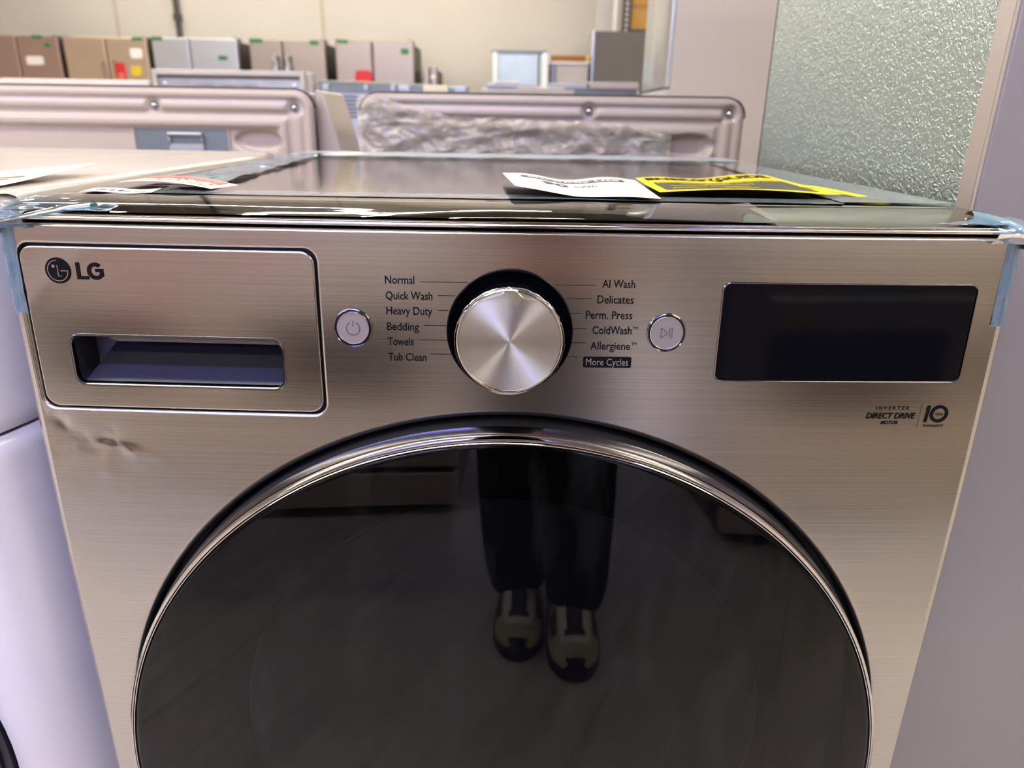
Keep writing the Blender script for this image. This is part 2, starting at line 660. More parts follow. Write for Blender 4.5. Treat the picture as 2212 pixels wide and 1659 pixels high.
def floor_mat():
    m, nt, b = new_mat('grey_wood_plank_floor')
    L = nt.links
    tc = N(nt, 'ShaderNodeTexCoord')
    mp = N(nt, 'ShaderNodeMapping')
    mp.inputs['Rotation'].default_value = (0, 0, radians(62))
    L.new(tc.outputs['Object'], mp.inputs['Vector'])
    br = N(nt, 'ShaderNodeTexBrick', i_Scale=1.0)
    br.inputs['Brick Width'].default_value = 1.2
    br.inputs['Row Height'].default_value = 0.15
    br.inputs['Mortar Size'].default_value = 0.0015
    br.inputs['Color1'].default_value = lin((212, 202, 190))
    br.inputs['Color2'].default_value = lin((204, 194, 182))
    br.inputs['Mortar'].default_value = lin((172, 164, 154))
    L.new(mp.outputs['Vector'], br.inputs['Vector'])
    m2 = N(nt, 'ShaderNodeMapping')
    m2.inputs['Scale'].default_value = (2.5, 26, 1)
    L.new(mp.outputs['Vector'], m2.inputs['Vector'])
    nz = N(nt, 'ShaderNodeTexNoise', i_Scale=1.0, i_Detail=6.0, i_Roughness=0.6)
    L.new(m2.outputs['Vector'], nz.inputs['Vector'])
    rp = N(nt, 'ShaderNodeMapRange', i_1=0.3, i_2=0.7, i_3=0.72, i_4=1.12)
    L.new(nz.outputs['Fac'], rp.inputs['Value'])
    mu = N(nt, 'ShaderNodeVectorMath', operation='SCALE')
    L.new(br.outputs['Color'], mu.inputs[0])
    L.new(rp.outputs[0], mu.inputs['Scale'])
    L.new(mu.outputs[0], b.inputs['Base Color'])
    b.inputs['Roughness'].default_value = 0.45
    return m


def wall_mat(name, rgb):
    return mat(name, rgb, 0.7, vary=0.02, scale=1.2, bump=0.05, bscale=80)


# ------------------------------------------------------------------ the shop: floor, walls, ceiling, lamps, window
X0, X1, Y0, Y1, ZC = -7.0, 5.0, -6.5, 8.2, 3.7


def struct(name, g, m, **kw):
    return tag(g.build(name, m, **kw), kind='structure')


struct('floor', G().box(X0, X1, Y0, Y1, -0.1, 0.0), floor_mat())
struct('ceiling', G().box(X0, X1, Y0, Y1, ZC, ZC + 0.1), wall_mat('brown_ceiling_deck', (128, 118, 106)))
struct('wall_back', G().box(X0, X1, Y1, Y1 + 0.15, 0, ZC), wall_mat('cream_wall', (212, 205, 192)))
struct('wall_left', G().box(X0 - 0.15, X0, Y0, Y1, 0, ZC), wall_mat('cream_side_wall', (226, 216, 200)))
struct('wall_right', G().box(X1, X1 + 0.15, Y0, Y1, 0, ZC), wall_mat('cream_right_wall', (226, 216, 200)))
gw = G()
gw.box(X0, X1, Y0 - 0.15, Y0, 0, 1.95)
gw.box(X0, X1, Y0 - 0.15, Y0, 3.35, ZC)
gw.box(X0, -3.2, Y0 - 0.15, Y0, 1.95, 3.35)
gw.box(3.2, X1, Y0 - 0.15, Y0, 1.95, 3.35)
struct('wall_front', gw, wall_mat('shopfront_wall', (170, 164, 158)))
win = tag(bpy.data.objects.new('window_1', None), kind='structure')
COL.objects.link(win)
win.location = (0, Y0, 1.95)
G().box(-3.2, 3.2, -0.1, -0.08, 0, 1.4).build('window_pane', emit('daylight_sky', (160, 168, 255), SKY_STRENGTH), win)
gf = G()
for x in (-3.2, -1.07, 1.03, 3.16):
    gf.box(x, x + 0.04, -0.07, 0.0, 0, 1.4)
gf.box(-3.2, 3.2, -0.07, 0.0, 0, 0.04)
gf.box(-3.2, 3.2, -0.07, 0.0, 1.36, 1.4)
gf.build('window_frame', M['dark_plastic'], win)

# joints between the wall boards, the dark downpipe and the white pilaster on the back wall
seam_m = mat('wall_joint', (196, 184, 164), 0.8)
for k, x in enumerate((-4.34, -2.105)):
    struct('trim_%d' % (k + 1), G().box(x - 0.02, x + 0.02, Y1 - 0.008, Y1, 0.0, ZC), seam_m)
struct('trim_3', G().box(0.86, X1, Y1 - 0.06, Y1, 0, ZC), wall_mat('white_pilaster', (236, 230, 222)))
g = G()
g.tube([(-3.66, Y1 - 0.05, 0.0), (-3.66, Y1 - 0.05, ZC)], 0.028, 12)
for z in (0.8, 2.02, 3.0):
    g.lathe([(0.03, -0.03), (0.042, -0.03), (0.042, 0.03), (0.03, 0.03)], lambda a, b, h, z=z: (-3.66 + a, Y1 - 0.05 + b, z + h), 16)
tag(g.build('downpipe', M['fr_dark']), 'thin dark pipe running up the cream back wall', 'pipe')

lamp_m = emit('lamp_diffuser', (255, 247, 230), LAMP_STRENGTH)
lamp_cool = emit('cool_lamp_diffuser', (138, 150, 255), LAMP_STRENGTH * 0.82)
lamp_h = mat('white_lamp_housing', (220, 220, 216), 0.5)


def lamp(x, y, ln=1.78, cool=False):
    t = thing('linear_ceiling_light', 'slim bluish ceiling lamp hanging over the front aisle' if cool else 'slim warm white ceiling lamp hanging above the rows', 'lamp', (x, y, ZC - 0.70),
              group='bluish ceiling lamps' if cool else 'warm ceiling lamps')
    g = G()
    g.prism([(-0.075, 0.0), (0.075, 0.0), (0.045, 0.07), (-0.045, 0.07)], lambda a, b, d: (d, a, b), 0, ln)
    g.build('housing', lamp_h, t, fixn=True)
    G().box(0.01, ln - 0.01, -0.065, 0.065, -0.02, -0.001).build('diffuser', lamp_cool if cool else lamp_m, t)
    for q in (0.2, ln - 0.2):
        G().tube([(q, 0, 0.07), (q, 0, 0.70)], 0.004, 6).build('hanger', lamp_h, t)
    return t


for y in (-4.6, -2.6, -1.15, -0.25, 2.8, 6.8):
    for k in range(-3, 3):
        x = 0.4 + 1.8 * k if k < 0 else 1.6 + 1.8 * (k)
        if x + 1.78 < X1:
            lamp(x, y, cool=(y == -1.15 and x < 0.5))


# ------------------------------------------------------------------ the graphite washer in the middle
HW, BOW, TILT, ZT = 0.343, 0.00766, 0.0912, 0.9785


def S(x, z):
    """Depth of the gently bowed front at a place on it."""
    return -BOW * (1 - (x / HW) ** 2) + TILT * max(0.0, z - 0.7) ** 2


CREASE = (((-0.337, 0.852), (-0.3235, 0.838), 0.00030), ((-0.3235, 0.838), (-0.3140, 0.8255), 0.00045), ((-0.3140, 0.8255), (-0.3145, 0.8175), -0.00030),
          ((-0.3090, 0.8285), (-0.3050, 0.8215), 0.00045), ((-0.3050, 0.8215), (-0.2890, 0.8205), -0.00055), ((-0.2930, 0.8250), (-0.2860, 0.8228), 0.0006),
          ((-0.2865, 0.8320), (-0.2862, 0.8230), 0.00035), ((-0.2850, 0.8220), (-0.2745, 0.8155), -0.00060), ((-0.2745, 0.8155), (-0.2560, 0.8115), -0.00030),
          ((-0.3300, 0.8120), (-0.3145, 0.8175), 0.00025), ((-0.2900, 0.8180), (-0.2960, 0.7990), -0.00022))


def dent(x, z):
    """Knock in the sheet below the drawer: a few sharp creases over a shallow hollow."""
    d = 0.0
    if not (-0.345 < x < -0.235 and 0.77 < z < 0.86):
        return d
    for (ax, az), (bx, bz), a in CREASE:
        ux, uz = bx - ax, bz - az
        t = max(0.0, min(1.0, ((x - ax) * ux + (z - az) * uz) / (ux * ux + uz * uz)))
        q = hypot(x - ax - t * ux, z - az - t * uz)
        d += 1.35 * a * math.exp(-q / 0.0060) * min(1.0, q / 0.0008 * 0.3 + 0.7)
    fade = min(1.0, max(0.0, (x + 0.3425) / 0.008)) * min(1.0, max(0.0, (0.8445 - z) / 0.004)) if z > 0.8 else min(1.0, max(0.0, (x + 0.3425) / 0.008))
    return (d + 0.0007 * math.exp(-((x + 0.295) / 0.028) ** 2 - ((z - 0.822) / 0.010) ** 2)) * fade


def SP(x, z, h=0.0):
    """Point h behind (or, negative, in front of) the front sheet."""
    return (x, S(x, z) + h, z)


def SPd(x, z, h=0.0):
    return (x, S(x, z) + dent(x, z) + h, z)


washer = thing('washing_machine', 'graphite stainless front-load washer with a silver dial and round dark glass door', 'washer', (0, 0, 0))
G().box(-0.341, 0.341, 0.03, 0.765, 0.02, 0.982).build('cabinet', M['side_paint'], washer, bevel=0.006)
for sx in (-0.29, 0.29):
    for sy in (0.09, 0.70):
        g = G()
        g.lathe([(0.0, 0.0), (0.024, 0.0), (0.024, 0.012), (0.012, 0.016), (0.012, 0.022)], lambda a, b, h, sx=sx, sy=sy: (sx + a, sy + b, h), 16)
        g.build('foot', M['black'], washer)

DX, DZ, RO = -0.0004, 0.5372, 0.3165       # door opening
outer = densify(rrect(-HW + 0.0075, HW - 0.0075, 0.07, ZT - 0.0024, 0.0012, 3), 0.02)
hole = [(DX + RO * cos(2 * pi * i / 180), DZ + RO * sin(2 * pi * i / 180)) for i in range(180)]
DR = (-0.3305, -0.1305, 0.8495, 0.9632)
dr_hole = densify(rrect(DR[0] - 0.0034, DR[1] + 0.0034, DR[2] - 0.0034, DR[3] + 0.0034, 0.0105, 6), 0.012)
g = G()
fill(g, outer, [hole, dr_hole], SPd, 0.013, extra=((-0.334, -0.235, 0.785, 0.8430, 0.0018),))
qr = [(0, 0), (0.0022, 0.0004), (0.0043, 0.0015), (0.006, 0.0034), (0.0070, 0.0058), (0.0074, 0.009), (0.0074, 0.035)]
_n0 = len(g.v)
sweep(g, outer, qr, SPd)
for _i, (_x, _y, _z) in enumerate(g.v):      # the top edge turns over more tightly than the sides
    if _i >= _n0 and _z > ZT - 0.0024 + 1e-6:
        _k = 0.33
        _z2 = ZT - 0.0024 + (_z - (ZT - 0.0024)) * _k
        _b = _y - S(_x, ZT - 0.0024)
        g.v[_i] = (_x, S(_x, ZT - 0.0024) + (_b * _k if _b < 0.02 else _b), _z2)
# the sheet rolls inward round the door and dips into the groove round the drawer
sweep(g, hole[::-1], [(0, 0), (0.002, 0.0003), (0.0036, 0.0014), (0.0048, 0.0035), (0.0053, 0.007), (0.0055, 0.03)], SPd, flip=False)
sweep(g, dr_hole[::-1], [(0, 0), (0.0009, 0.0002), (0.0017, 0.0009), (0.0021, 0.002), (0.0022, 0.008)], SPd)
fp = g.build('front_panel', M['panel'], washer, angle=60)
g = G()
sweep(g, hole[::-1], [(0.0045, 0.028), (0.03, 0.03), (0.09, 0.034)], SP)
sweep(g, dr_hole[::-1], [(0.0018, 0.0055), (0.01, 0.006)], SP)
g.build('shadow_gap', M['black'], washer)

# detergent drawer
dl = densify(rrect(DR[0] + 0.0013, DR[1] - 0.0013, DR[2] + 0.0013, DR[3] - 0.0013, 0.008, 6), 0.012)
SL = (-0.3045, -0.1575, 0.8675, 0.9015)
sl = densify(rrect(SL[0] - 0.002, SL[1] + 0.002, SL[2] - 0.002, SL[3] + 0.002, 0.0085, 6), 0.010)
drawer_g = G()
fill(drawer_g, dl, [sl], SP, 0.012)
sweep(drawer_g, dl, [(0, 0), (0.0006, 0.0001), (0.0011, 0.0005), (0.0013, 0.0013), (0.0013, 0.006)], SP)
drawer = drawer_g.build('detergent_drawer', M['drawer'], washer, angle=60)
g = G()
sweep(g, sl[::-1], [(0, 0.0), (0.0001, -0.0006), (0.0007, -0.001), (0.0015, -0.0009), (0.002, -0.0003), (0.0021, 0.002), (0.0021, 0.006)], SP)
g.build('handle_rim', M['chrome_dark'], drawer)
g = G()
sl_in = densify(rrect(SL[0], SL[1], SL[2], SL[3], 0.0065, 6), 0.010)
# scooped recess: floor slopes down from the back, lip hangs from the top
sweep(g, sl_in[::-1], [(0, 0.001), (0.0004, 0.012), (0.0008, 0.03)], SP)
g.add([SP(x, z, 0.03) for x, z in ((SL[0], SL[2]), (SL[1], SL[2]), (SL[1], SL[3]), (SL[0], SL[3]))], [(0, 1, 2, 3)])
g.add([SP(SL[0] + 0.004, SL[2] + 0.0008, 0.003), SP(SL[1] - 0.002, SL[2] + 0.0008, 0.003), SP(SL[1] - 0.002, SL[3] - 0.012, 0.029), SP(SL[0] + 0.016, SL[3] - 0.012, 0.029)], [(0, 1, 2, 3)])
g.build('handle_recess', M['slot'], drawer)
g = G()
lipp = [(SL[0] + 0.02, SL[3] - 0.0006), (SL[0] + 0.022, SL[3] - 0.004), (SL[0] + 0.028, SL[3] - 0.0058), (SL[1] - 0.0005, SL[3] - 0.0058), (SL[1] - 0.0005, SL[3] - 0.0006)]
g.prism(lipp, SP, 0.010, 0.022)
g.build('finger_lip', mat('warm_grey_lip', (128, 120, 110), 0.3, 0.3), drawer, fixn=True)


def logo(parent):
    e = -0.0004
    cx, cz, r = -0.3047, 0.9468, 0.00875
    g = G()
    flat_poly(g, [(cx + r * cos(2 * pi * i / 48), cz + r * sin(2 * pi * i / 48)) for i in range(48)], SP, e)
    x0, zb, ch = -0.2921, 0.9412, 0.0114
    s = 0.0026
    flat_poly(g, [(x0, zb), (x0 + 0.0080, zb), (x0 + 0.0080, zb + s * 0.85), (x0 + s, zb + s * 0.85), (x0 + s, zb + ch), (x0, zb + ch)], SP, e)
    gx, gz, gr = x0 + 0.0132, zb + ch / 2, ch / 2 + 0.0001
    flat_arc(g, gx, gz, gr - s, gr, 48, 332, SP, e)
    flat_poly(g, [(gx - 0.0001, gz - 0.0014 + 0.0009), (gx + gr * 0.92 - s, gz - 0.0005), (gx + gr * 0.92 - s, gz - gr * 0.55), (gx + gr * 0.92, gz - gr * 0.62), (gx + gr * 0.92, gz + 0.0016), (gx - 0.0001, gz + 0.0016)], SP, e)
    lg = g.build('maker_logo', M['ink'], parent, smooth=False)
    g = G()
    e2 = -0.0006
    lw = 0.00062
    flat_arc(g, cx, cz, 0.0069 - lw / 2, 0.0069 + lw / 2, 90, 360, SP, e2, 50)
    flat_line(g, [(cx + 0.0020, cz), (cx + 0.0069 + lw / 2, cz)], lw, SP, e2)
    flat_line(g, [(cx, cz + 0.0037), (cx, cz - 0.0036)], lw, SP, e2)
    flat_line(g, [(cx - lw / 2, cz - 0.0036), (cx + 0.0022, cz - 0.0036)], lw, SP, e2)
    flat_poly(g, [(cx - 0.0027 + 0.0011 * cos(2 * pi * i / 20), cz + 0.0029 + 0.0011 * sin(2 * pi * i / 20)) for i in range(20)], SP, e2)
    g.build('logo_lines', M['drawer'], lg, smooth=False)


logo(drawer)

# round push buttons
def button(cx, cz, icon):
    P = lambda a, b, h: SP(cx + a, cz + b, h)
    g = G()
    g.lathe([(0.0136, 0.0003), (0.0133, -0.0009), (0.0129, -0.0012), (0.0125, -0.0009), (0.01235, -0.0003)], P, 64)
    g.lathe([(0.01235, -0.0003), (0.0110, -0.0003)], P, 64, m=1)
    b = G()
    b.lathe([(0.0117, 0.0012), (0.0117, -0.0012), (0.0114, -0.0017), (0.0110, -0.0017), (0.0108, -0.0014)], P, 64)
    b.lathe([(0.0108, -0.0014), (0.0, -0.0014)], P, 64, m=1)
    bt = b.build('power_button' if icon == 'power' else 'start_button', [M['chrome'], M['button']], washer)
    g.build('button_ring', [M['chrome_dark'], M['black']], bt)
    g = G()
    e = -0.0016
    if icon == 'power':
        flat_arc(g, cx + 0.0002, cz - 0.0002, 0.00425, 0.0048, 118, 422, SP, e, 48)
        flat_line(g, [(cx + 0.0002, cz + 0.0052), (cx + 0.0002, cz + 0.0012)], 0.0006, SP, e)
    else:
        w_ = 0.0005
        t = [(cx - 0.0038, cz + 0.0034), (cx + 0.0006, cz + 0.0003), (cx + 0.0006, cz - 0.0003), (cx - 0.0038, cz - 0.0034)]
        flat_line(g, t + [t[0]], w_, SP, e)
        for q in (0.0020, 0.0036):
            flat_line(g, [(cx + q, cz - 0.0037), (cx + q, cz + 0.0037)], w_, SP, e)
    g.build('button_icon', M['ink_soft'], bt, smooth=False)


button(-0.1065, 0.912, 'power')
button(0.1071, 0.912, 'play')

# dial: dished black bezel and spun aluminium knob
KX, KZ = 0.0002, 0.9111
KN = Vector((0, -1, 2 * TILT * (KZ - 0.7))).normalized()      # outward normal of the tilted front
KT = Vector((0, -KN.z, KN.y)) * -1
if KT.z < 0:
    KT = -KT
KO = Vector((KX, S(KX, KZ), KZ))


def KP(a, b, h):
    return tuple(KO + Vector((a, 0, 0)) + KT * b - KN * h)


g = G()
g.lathe([(0.0432, 0.0015), (0.0430, -0.0016), (0.0424, -0.0028), (0.0415, -0.0028), (0.0407, -0.0018), (0.0394, -0.0012), (0.0390, -0.0016), (0.0378, -0.0009), (0.030, -0.0006)], KP, 96)
g.build('dial_bezel', M['bezel'], washer)
RK = 0.0346
kg = G()
kg.lathe([(RK - 0.0006, 0.0), (RK, -0.010), (RK, -0.0268), (RK - 0.0003, -0.0279), (RK - 0.0010, -0.0284), (RK - 0.0014, -0.0284), (RK - 0.0016, -0.0281)], lambda a, b, h: (a, -0 + h, b), 128, mats=[2, 2, 0, 0, 0, 0])
kg.lathe([(RK - 0.0016, -0.0281), (0.016, -0.02795), (0.0004, -0.0279), (0.0, -0.0279)], lambda a, b, h: (a, h, b), 128, m=1)
knob = kg.build('control_knob', [M['chrome'], M['spun'], M['knob_side']], washer)
knob.matrix_local = Matrix(((1, 0, 0, KO.x), (0, -KN.y, KT.y, KO.y), (0, -KN.z, KT.z, KO.z), (0, 0, 0, 1)))
# torn protective film still on the knob: a loose ragged skirt and a tented flap over the top
g = G()
rnd = random.Random(3)
nn = 90
ring = []
for i in range(nn):
    a = 2 * pi * i / nn
    wob = 0.0006 * noise.noise(Vector((cos(a) * 9, sin(a) * 9, 0))) + 0.0004 * rnd.random()
    ring.append((a, wob))
vs, fs = [], []
for a, wob in ring:
    for r, h in ((RK - 0.0022, -0.0286), (RK + 0.0004 + wob, -0.0288 - wob), (RK + 0.0009 + wob, -0.0272), (RK + 0.0005, -0.0262 + 2 * wob)):
        vs.append((r * cos(a), h, r * sin(a)))
for i in range(nn):
    j = (i + 1) % nn
    for k in range(3):
        fs.append((i * 4 + k, j * 4 + k, j * 4 + k + 1, i * 4 + k + 1))
g.add(vs, fs)
# creases of the flap
def kf(a_deg, r, h=-0.0292):
    a = radians(a_deg)
    return (r * cos(a), h, r * sin(a))
pk = (-0.001, -0.0315, RK + 0.0016)
g.tube([pk, (-0.006, -0.030, 0.0305), kf(128, 0.0330), kf(146, RK + 0.0003), kf(160, RK + 0.0006)], [0.0006, 0.0004, 0.0003, 0.0004, 0.0003], 6, 1)
g.tube([pk, (0.005, -0.0305, 0.0325), (0.0085, -0.030, 0.0290), kf(52, 0.0345), kf(40, RK + 0.0004), kf(20, RK + 0.0007)], [0.0006, 0.0004, 0.0004, 0.0003, 0.0004, 0.0003], 6, 1)
g.add([pk, (0.0, -0.0296, 0.0300), (0.0040, -0.0290, 0.0235), (0.0085, -0.0297, 0.0288)], [(0, 1, 2), (0, 2, 3)], 1)
g.add([pk, kf(108, 0.0325, -0.0292), kf(126, 0.0325, -0.0290), kf(130, RK + 0.0004, -0.0286), kf(112, RK + 0.0008, -0.0290)], [(0, 1, 2, 3, 4)], 0)
g.tube([kf(d, RK + 0.0004, -0.0288) for d in range(248, 296, 6)], [0.0002, 0.0006, 0.0009, 0.0006, 0.0008, 0.0005, 0.0004, 0.0002], 6, 1)
kf_ = g.build('knob_film', [M['film'], M['film_fold']], knob)
kf_['label'] = 'torn clear protective film still clinging to the dial'

# printed programme names, each with its leader line
def prog(name, s, x0, x1, zb, lx0, lx1, lz, cap=0.0054, tm=None):
    g = G()
    letters(g, s, x0, x1, zb, cap, SP, bold=0.008, h=-0.0004)
    if tm:
        letters(g, 'TM', tm, tm + 0.0036, zb + cap - 0.0020, 0.0019, SP, bold=0.0, h=-0.0004)
    flat_line(g, [(lx0, lz), (lx1, lz)], 0.00032, SP, -0.00025)
    o = g.build('cycle_label', M['ink'], washer, smooth=False)
    o['label'] = 'printed cycle name ' + s + ' with its thin leader line'


prog('n', 'Normal', -0.0836, -0.0640, 0.9427, -0.0604, -0.0279, 0.9443)
prog('q', 'Quick Wash', -0.0835, -0.0521, 0.9321, -0.0486, -0.0365, 0.9352)
prog('h', 'Heavy Duty', -0.0834, -0.0523, 0.9218, -0.0486, -0.0412, 0.9251)
prog('b', 'Bedding', -0.0834, -0.0616, 0.9108, -0.0581, -0.0427, 0.9145)
prog('t', 'Towels', -0.0833, -0.0656, 0.9003, -0.0620, -0.0428, 0.9044)
prog('u', 'Tub Clean', -0.0833, -0.0571, 0.8893, -0.0537, -0.0398, 0.8945)
prog('a', 'AI Wash', 0.0617, 0.0836, 0.9423, 0.0300, 0.0578, 0.9437)
prog('d', 'Delicates', 0.0589, 0.0833, 0.9317, 0.0374, 0.0553, 0.9347)
prog('p', 'Perm. Press', 0.0516, 0.0831, 0.9210, 0.0416, 0.0482, 0.9245)
prog('c', 'ColdWash', 0.0567, 0.0833, 0.9105, 0.0430, 0.0529, 0.9140, tm=0.0838)
prog('g', 'Allergiene', 0.0557, 0.0831, 0.8995, 0.0429, 0.0523, 0.9041, tm=0.0837)
g = G()
flat_poly(g, rrect(0.0512, 0.0845, 0.8866, 0.8944, 0.0010, 4), SP, -0.0002)
flat_line(g, [(0.0396, 0.8941), (0.0473, 0.8941)], 0.00032, SP, -0.00025)
ml = g.build('cycle_label', M['ink'], washer, smooth=False)
ml['label'] = 'black box with light lettering More Cycles and a leader line'
g = G()
letters(g, 'More Cycles', 0.0532, 0.0824, 0.8883, 0.0048, SP, bold=-0.006, h=-0.0004)
g.build('label_lettering', M['ink_light'], ml, smooth=False)

# display window
dp = rrect(0.1440, 0.3158, 0.8790, 0.9457, 0.0042, 6)
dpd = densify(dp, 0.012)
g = G()
fill(g, dpd, [], lambda x, z, h: SP(x, z, -0.0006), 0.02)
sweep(g, dpd, [(0, -0.0006), (0.0005, -0.0003), (0.0006, 0.001)], SP)
disp = g.build('display_window', M['screen'], washer)
g = G()
sweep(g, dpd, [(0.0005, 0.0005), (0.0006, -0.0007), (0.0010, -0.0009), (0.0014, -0.0006), (0.0016, 0.0002)], SP)
g.build('display_frame', M['chrome_dark'], disp)

# warranty print
g = G()
e = -0.0004
letters(g, 'INVERTER', 0.2614, 0.2853, 0.8572, 0.0025, SP, bold=0.006, shear=0.17, space=1.6, h=e)
letters(g, 'DIRECT DRIVE', 0.2555, 0.2905, 0.8503, 0.0044, SP, bold=0.018, shear=0.17, h=e)
letters(g, 'MOTOR', 0.2670, 0.2792, 0.8460, 0.0026, SP, bold=0.018, shear=0.17, h=e)
flat_line(g, [(0.2939, 0.8436), (0.2945, 0.8617)], 0.0002, SP, e)
flat_poly(g, [(0.2979, 0.8476), (0.3000, 0.8476), (0.3012, 0.8602), (0.2992, 0.8602), (0.2981, 0.8575), (0.2981, 0.8570), (0.2989, 0.8572)], SP, e)
flat_arc(g, 0.3082, 0.8539, 0.0043, 0.0066, 0, 360, SP, e, 60)
letters(g, 'YEAR', 0.3052, 0.3112, 0.8527, 0.0021, SP, bold=0.004, shear=0.1, h=e)
letters(g, 'WARRANTY', 0.2980, 0.3131, 0.8438, 0.0020, SP, bold=0.008, shear=0.17, h=e)
g.build('warranty_print', M['ink'], washer, smooth=False)

# top: flat plate, and the polished strip that rolls over to the front
def bow(x):
    return -BOW * (1 - (x / HW) ** 2)


g = G()
tprof = [(0.074, 0.9889), (0.078, 0.9900), (0.086, 0.9903), (0.30, 0.9903), (0.755, 0.9903), (0.765, 0.9898), (0.770, 0.988), (0.771, 0.980)]
xs = [-0.343, -0.3425, -0.340, -0.336] + [-0.32 + 0.04 * i for i in range(17)] + [0.336, 0.340, 0.3425, 0.343]
dz = [-0.010, -0.0025, -0.0008, 0] + [0] * 17 + [0, -0.0008, -0.0025, -0.010]


def tgrid(prof, n):
    def fn(u, v):
        i = int(round(u * (len(xs) - 1)))
        k = int(round(v * (len(prof) - 1)))
        y, z = prof[k]
        x = xs[i]
        return (x, y + (bow(x) if y < 0.08 else 0), z + dz[i])
    return fn


g.grid(tgrid(tprof, 0), len(xs) - 1, len(tprof) - 1)
g.build('top_plate', M['top'], washer, angle=50)
g = G()
sprof = [(0.080, 0.9885), (0.074, 0.9899), (0.070, 0.99005), (0.056, 0.9897), (0.042, 0.9890), (0.030, 0.98825), (0.020, 0.9874), (0.012, 0.9866), (0.006, 0.9859), (0.003, 0.9853)]
g.grid(tgrid(sprof, 0), len(xs) - 1, len(sprof) - 1, flip=True)
g.build('top_strip', M['trim'], washer, angle=50)
g = G()
rprof = [(0.0040, 0.98545), (0.0026, 0.9851), (0.0020, 0.9846), (0.0023, 0.9841), (0.0029, 0.9838), (0.0021, 0.9834), (0.0014, 0.9827), (0.0014, 0.9819), (0.0020, 0.9812), (0.0034, 0.9807), (0.008, 0.9805), (0.03, 0.9805)]
g.grid(tgrid(rprof, 0), len(xs) - 1, len(rprof) - 1, flip=True)
g.build('front_rail', M['chrome'], washer, angle=50)

# door: chrome ring, smoked glass, porthole behind it
CX, CZ = -0.0008, 0.5405
DP = lambda a, b, h: (CX + a, h, CZ + b)
RG = 0.2986
g = G()
prof = [(RG + 0.0064, 0.03), (RG + 0.0066, 0.0), (RG + 0.0066, -0.0118), (RG + 0.0060, -0.0132), (RG + 0.0056, -0.0140), (RG + 0.0046, -0.0215), (RG + 0.0044, -0.0225),
        (RG + 0.0046, -0.0245), (RG + 0.0044, -0.0272), (RG + 0.0036, -0.0296), (RG + 0.0026, -0.0304), (RG + 0.0018, -0.0300), (RG + 0.0015, -0.0292), (RG + 0.0012, -0.0300), (RG + 0.0007, -0.0306), (RG + 0.0002, -0.0303), (RG - 0.0001, -0.029), (RG - 0.0003, -0.025)]
mats = [1, 1, 1, 2, 2, 2, 0, 0, 0, 0, 0, 1, 0, 0, 0, 1, 1]
g.lathe(prof, DP, 200, mats=mats)
door = g.build('door', [M['chrome'], M['ring_wall'], M['chrome_dark']], washer, angle=25)
door['label'] = 'round door with a chrome ring and smoked glass'
g = G()
g.lathe([(RG - 0.0004, -0.026), (RG - 0.0004, -0.0293), (RG - 0.0012, -0.0300), (RG - 0.004, -0.0302), (0.2, -0.0302), (0.0, -0.0302)], DP, 160)
g.build('door_glass', M['glass'], door, angle=50)
g = G()
bz = 0.005
DB = lambda a, b, h: (CX + a, h, CZ + b + 0.0)
g.lathe([(RG - 0.001, 0.02), (0.262, 0.022), (0.250, 0.020), (0.226, 0.024), (0.220, 0.03), (0.217, 0.05), (0.212, 0.06), (0.206, 0.05), (0.203, 0.07), (0.19, 0.13), (0.15, 0.16), (0.0, 0.17)], DB, 96, mats=[0, 0, 0, 1, 1, 1, 2, 2, 0, 0, 0])
g.build('porthole', [M['black'], mat('grey_gasket', (120, 122, 124), 0.4), mat('pale_gasket_lip', (190, 192, 194), 0.3)], door, angle=40)


# ------------------------------------------------------------------ white washer on the left
def q2(t, a, b):
    return a + (b - a) * t


LWX = -0.706      # its centre
white = thing('washing_machine', 'white front-load washer standing close to the left of the graphite washer', 'washer', (LWX, 0, 0))
G().box(-0.343, 0.343, 0.06, 0.665, 0.02, 0.982).build('cabinet', M['white'], white, bevel=0.006)
for sx in (-0.29, 0.29):
    for sy in (0.10, 0.60):
        G().lathe([(0.0, 0.0), (0.024, 0.0), (0.024, 0.012), (0.012, 0.016), (0.012, 0.022)], lambda a, b, h, sx=sx, sy=sy: (sx + a, sy + b, h), 16).build('foot', M['black'], white)


def wy(x):
    """Front of the white washer: gently bowed with round corners."""
    u = abs(x) / 0.345
    return -0.012 + 0.012 * u * u + (0.05 * ((u - 0.80) / 0.20) ** 2.4 if u > 0.80 else 0.0)


def seam_z(x):
    return 0.7955 + 0.027 * (abs(x) / 0.343) ** 4


g = G()
g.grid(lambda u, v: ((u - 0.5) * 0.69, wy((u - 0.5) * 0.69) + 0.012 * max(0.0, (v - 0.9) / 0.1) ** 2 + 0.006 * max(0, (0.03 - v) / 0.03) ** 2, q2(v, seam_z((u - 0.5) * 0.69) + 0.0014, 0.983)), 60, 24)
g.grid(lambda u, v: ((u - 0.5) * 0.69, q2(v, wy((u - 0.5) * 0.69) + 0.006, 0.06), seam_z((u - 0.5) * 0.69) + 0.0014), 60, 1, flip=True)
g.build('control_fascia', M['white'], white, angle=50)
g = G()
LDZ, LDX, LDR = 0.515, 0.0, 0.280
lw_hole = [(LDX + (LDR + 0.003) * cos(2 * pi * i / 96), LDZ + (LDR + 0.003) * sin(2 * pi * i / 96)) for i in range(96)]
lw_out = densify([(-0.345, 0.08), (0.345, 0.08)] + [(0.345 - 0.69 * i / 30, seam_z(0.345 - 0.69 * i / 30) - 0.0014) for i in range(31)], 0.02)
fill(g, lw_out, [lw_hole], lambda x, z, h: (x, wy(x) + (0.010 * max(0.0, (z - (seam_z(x) - 0.016)) / 0.016) ** 2.5), z), 0.011)
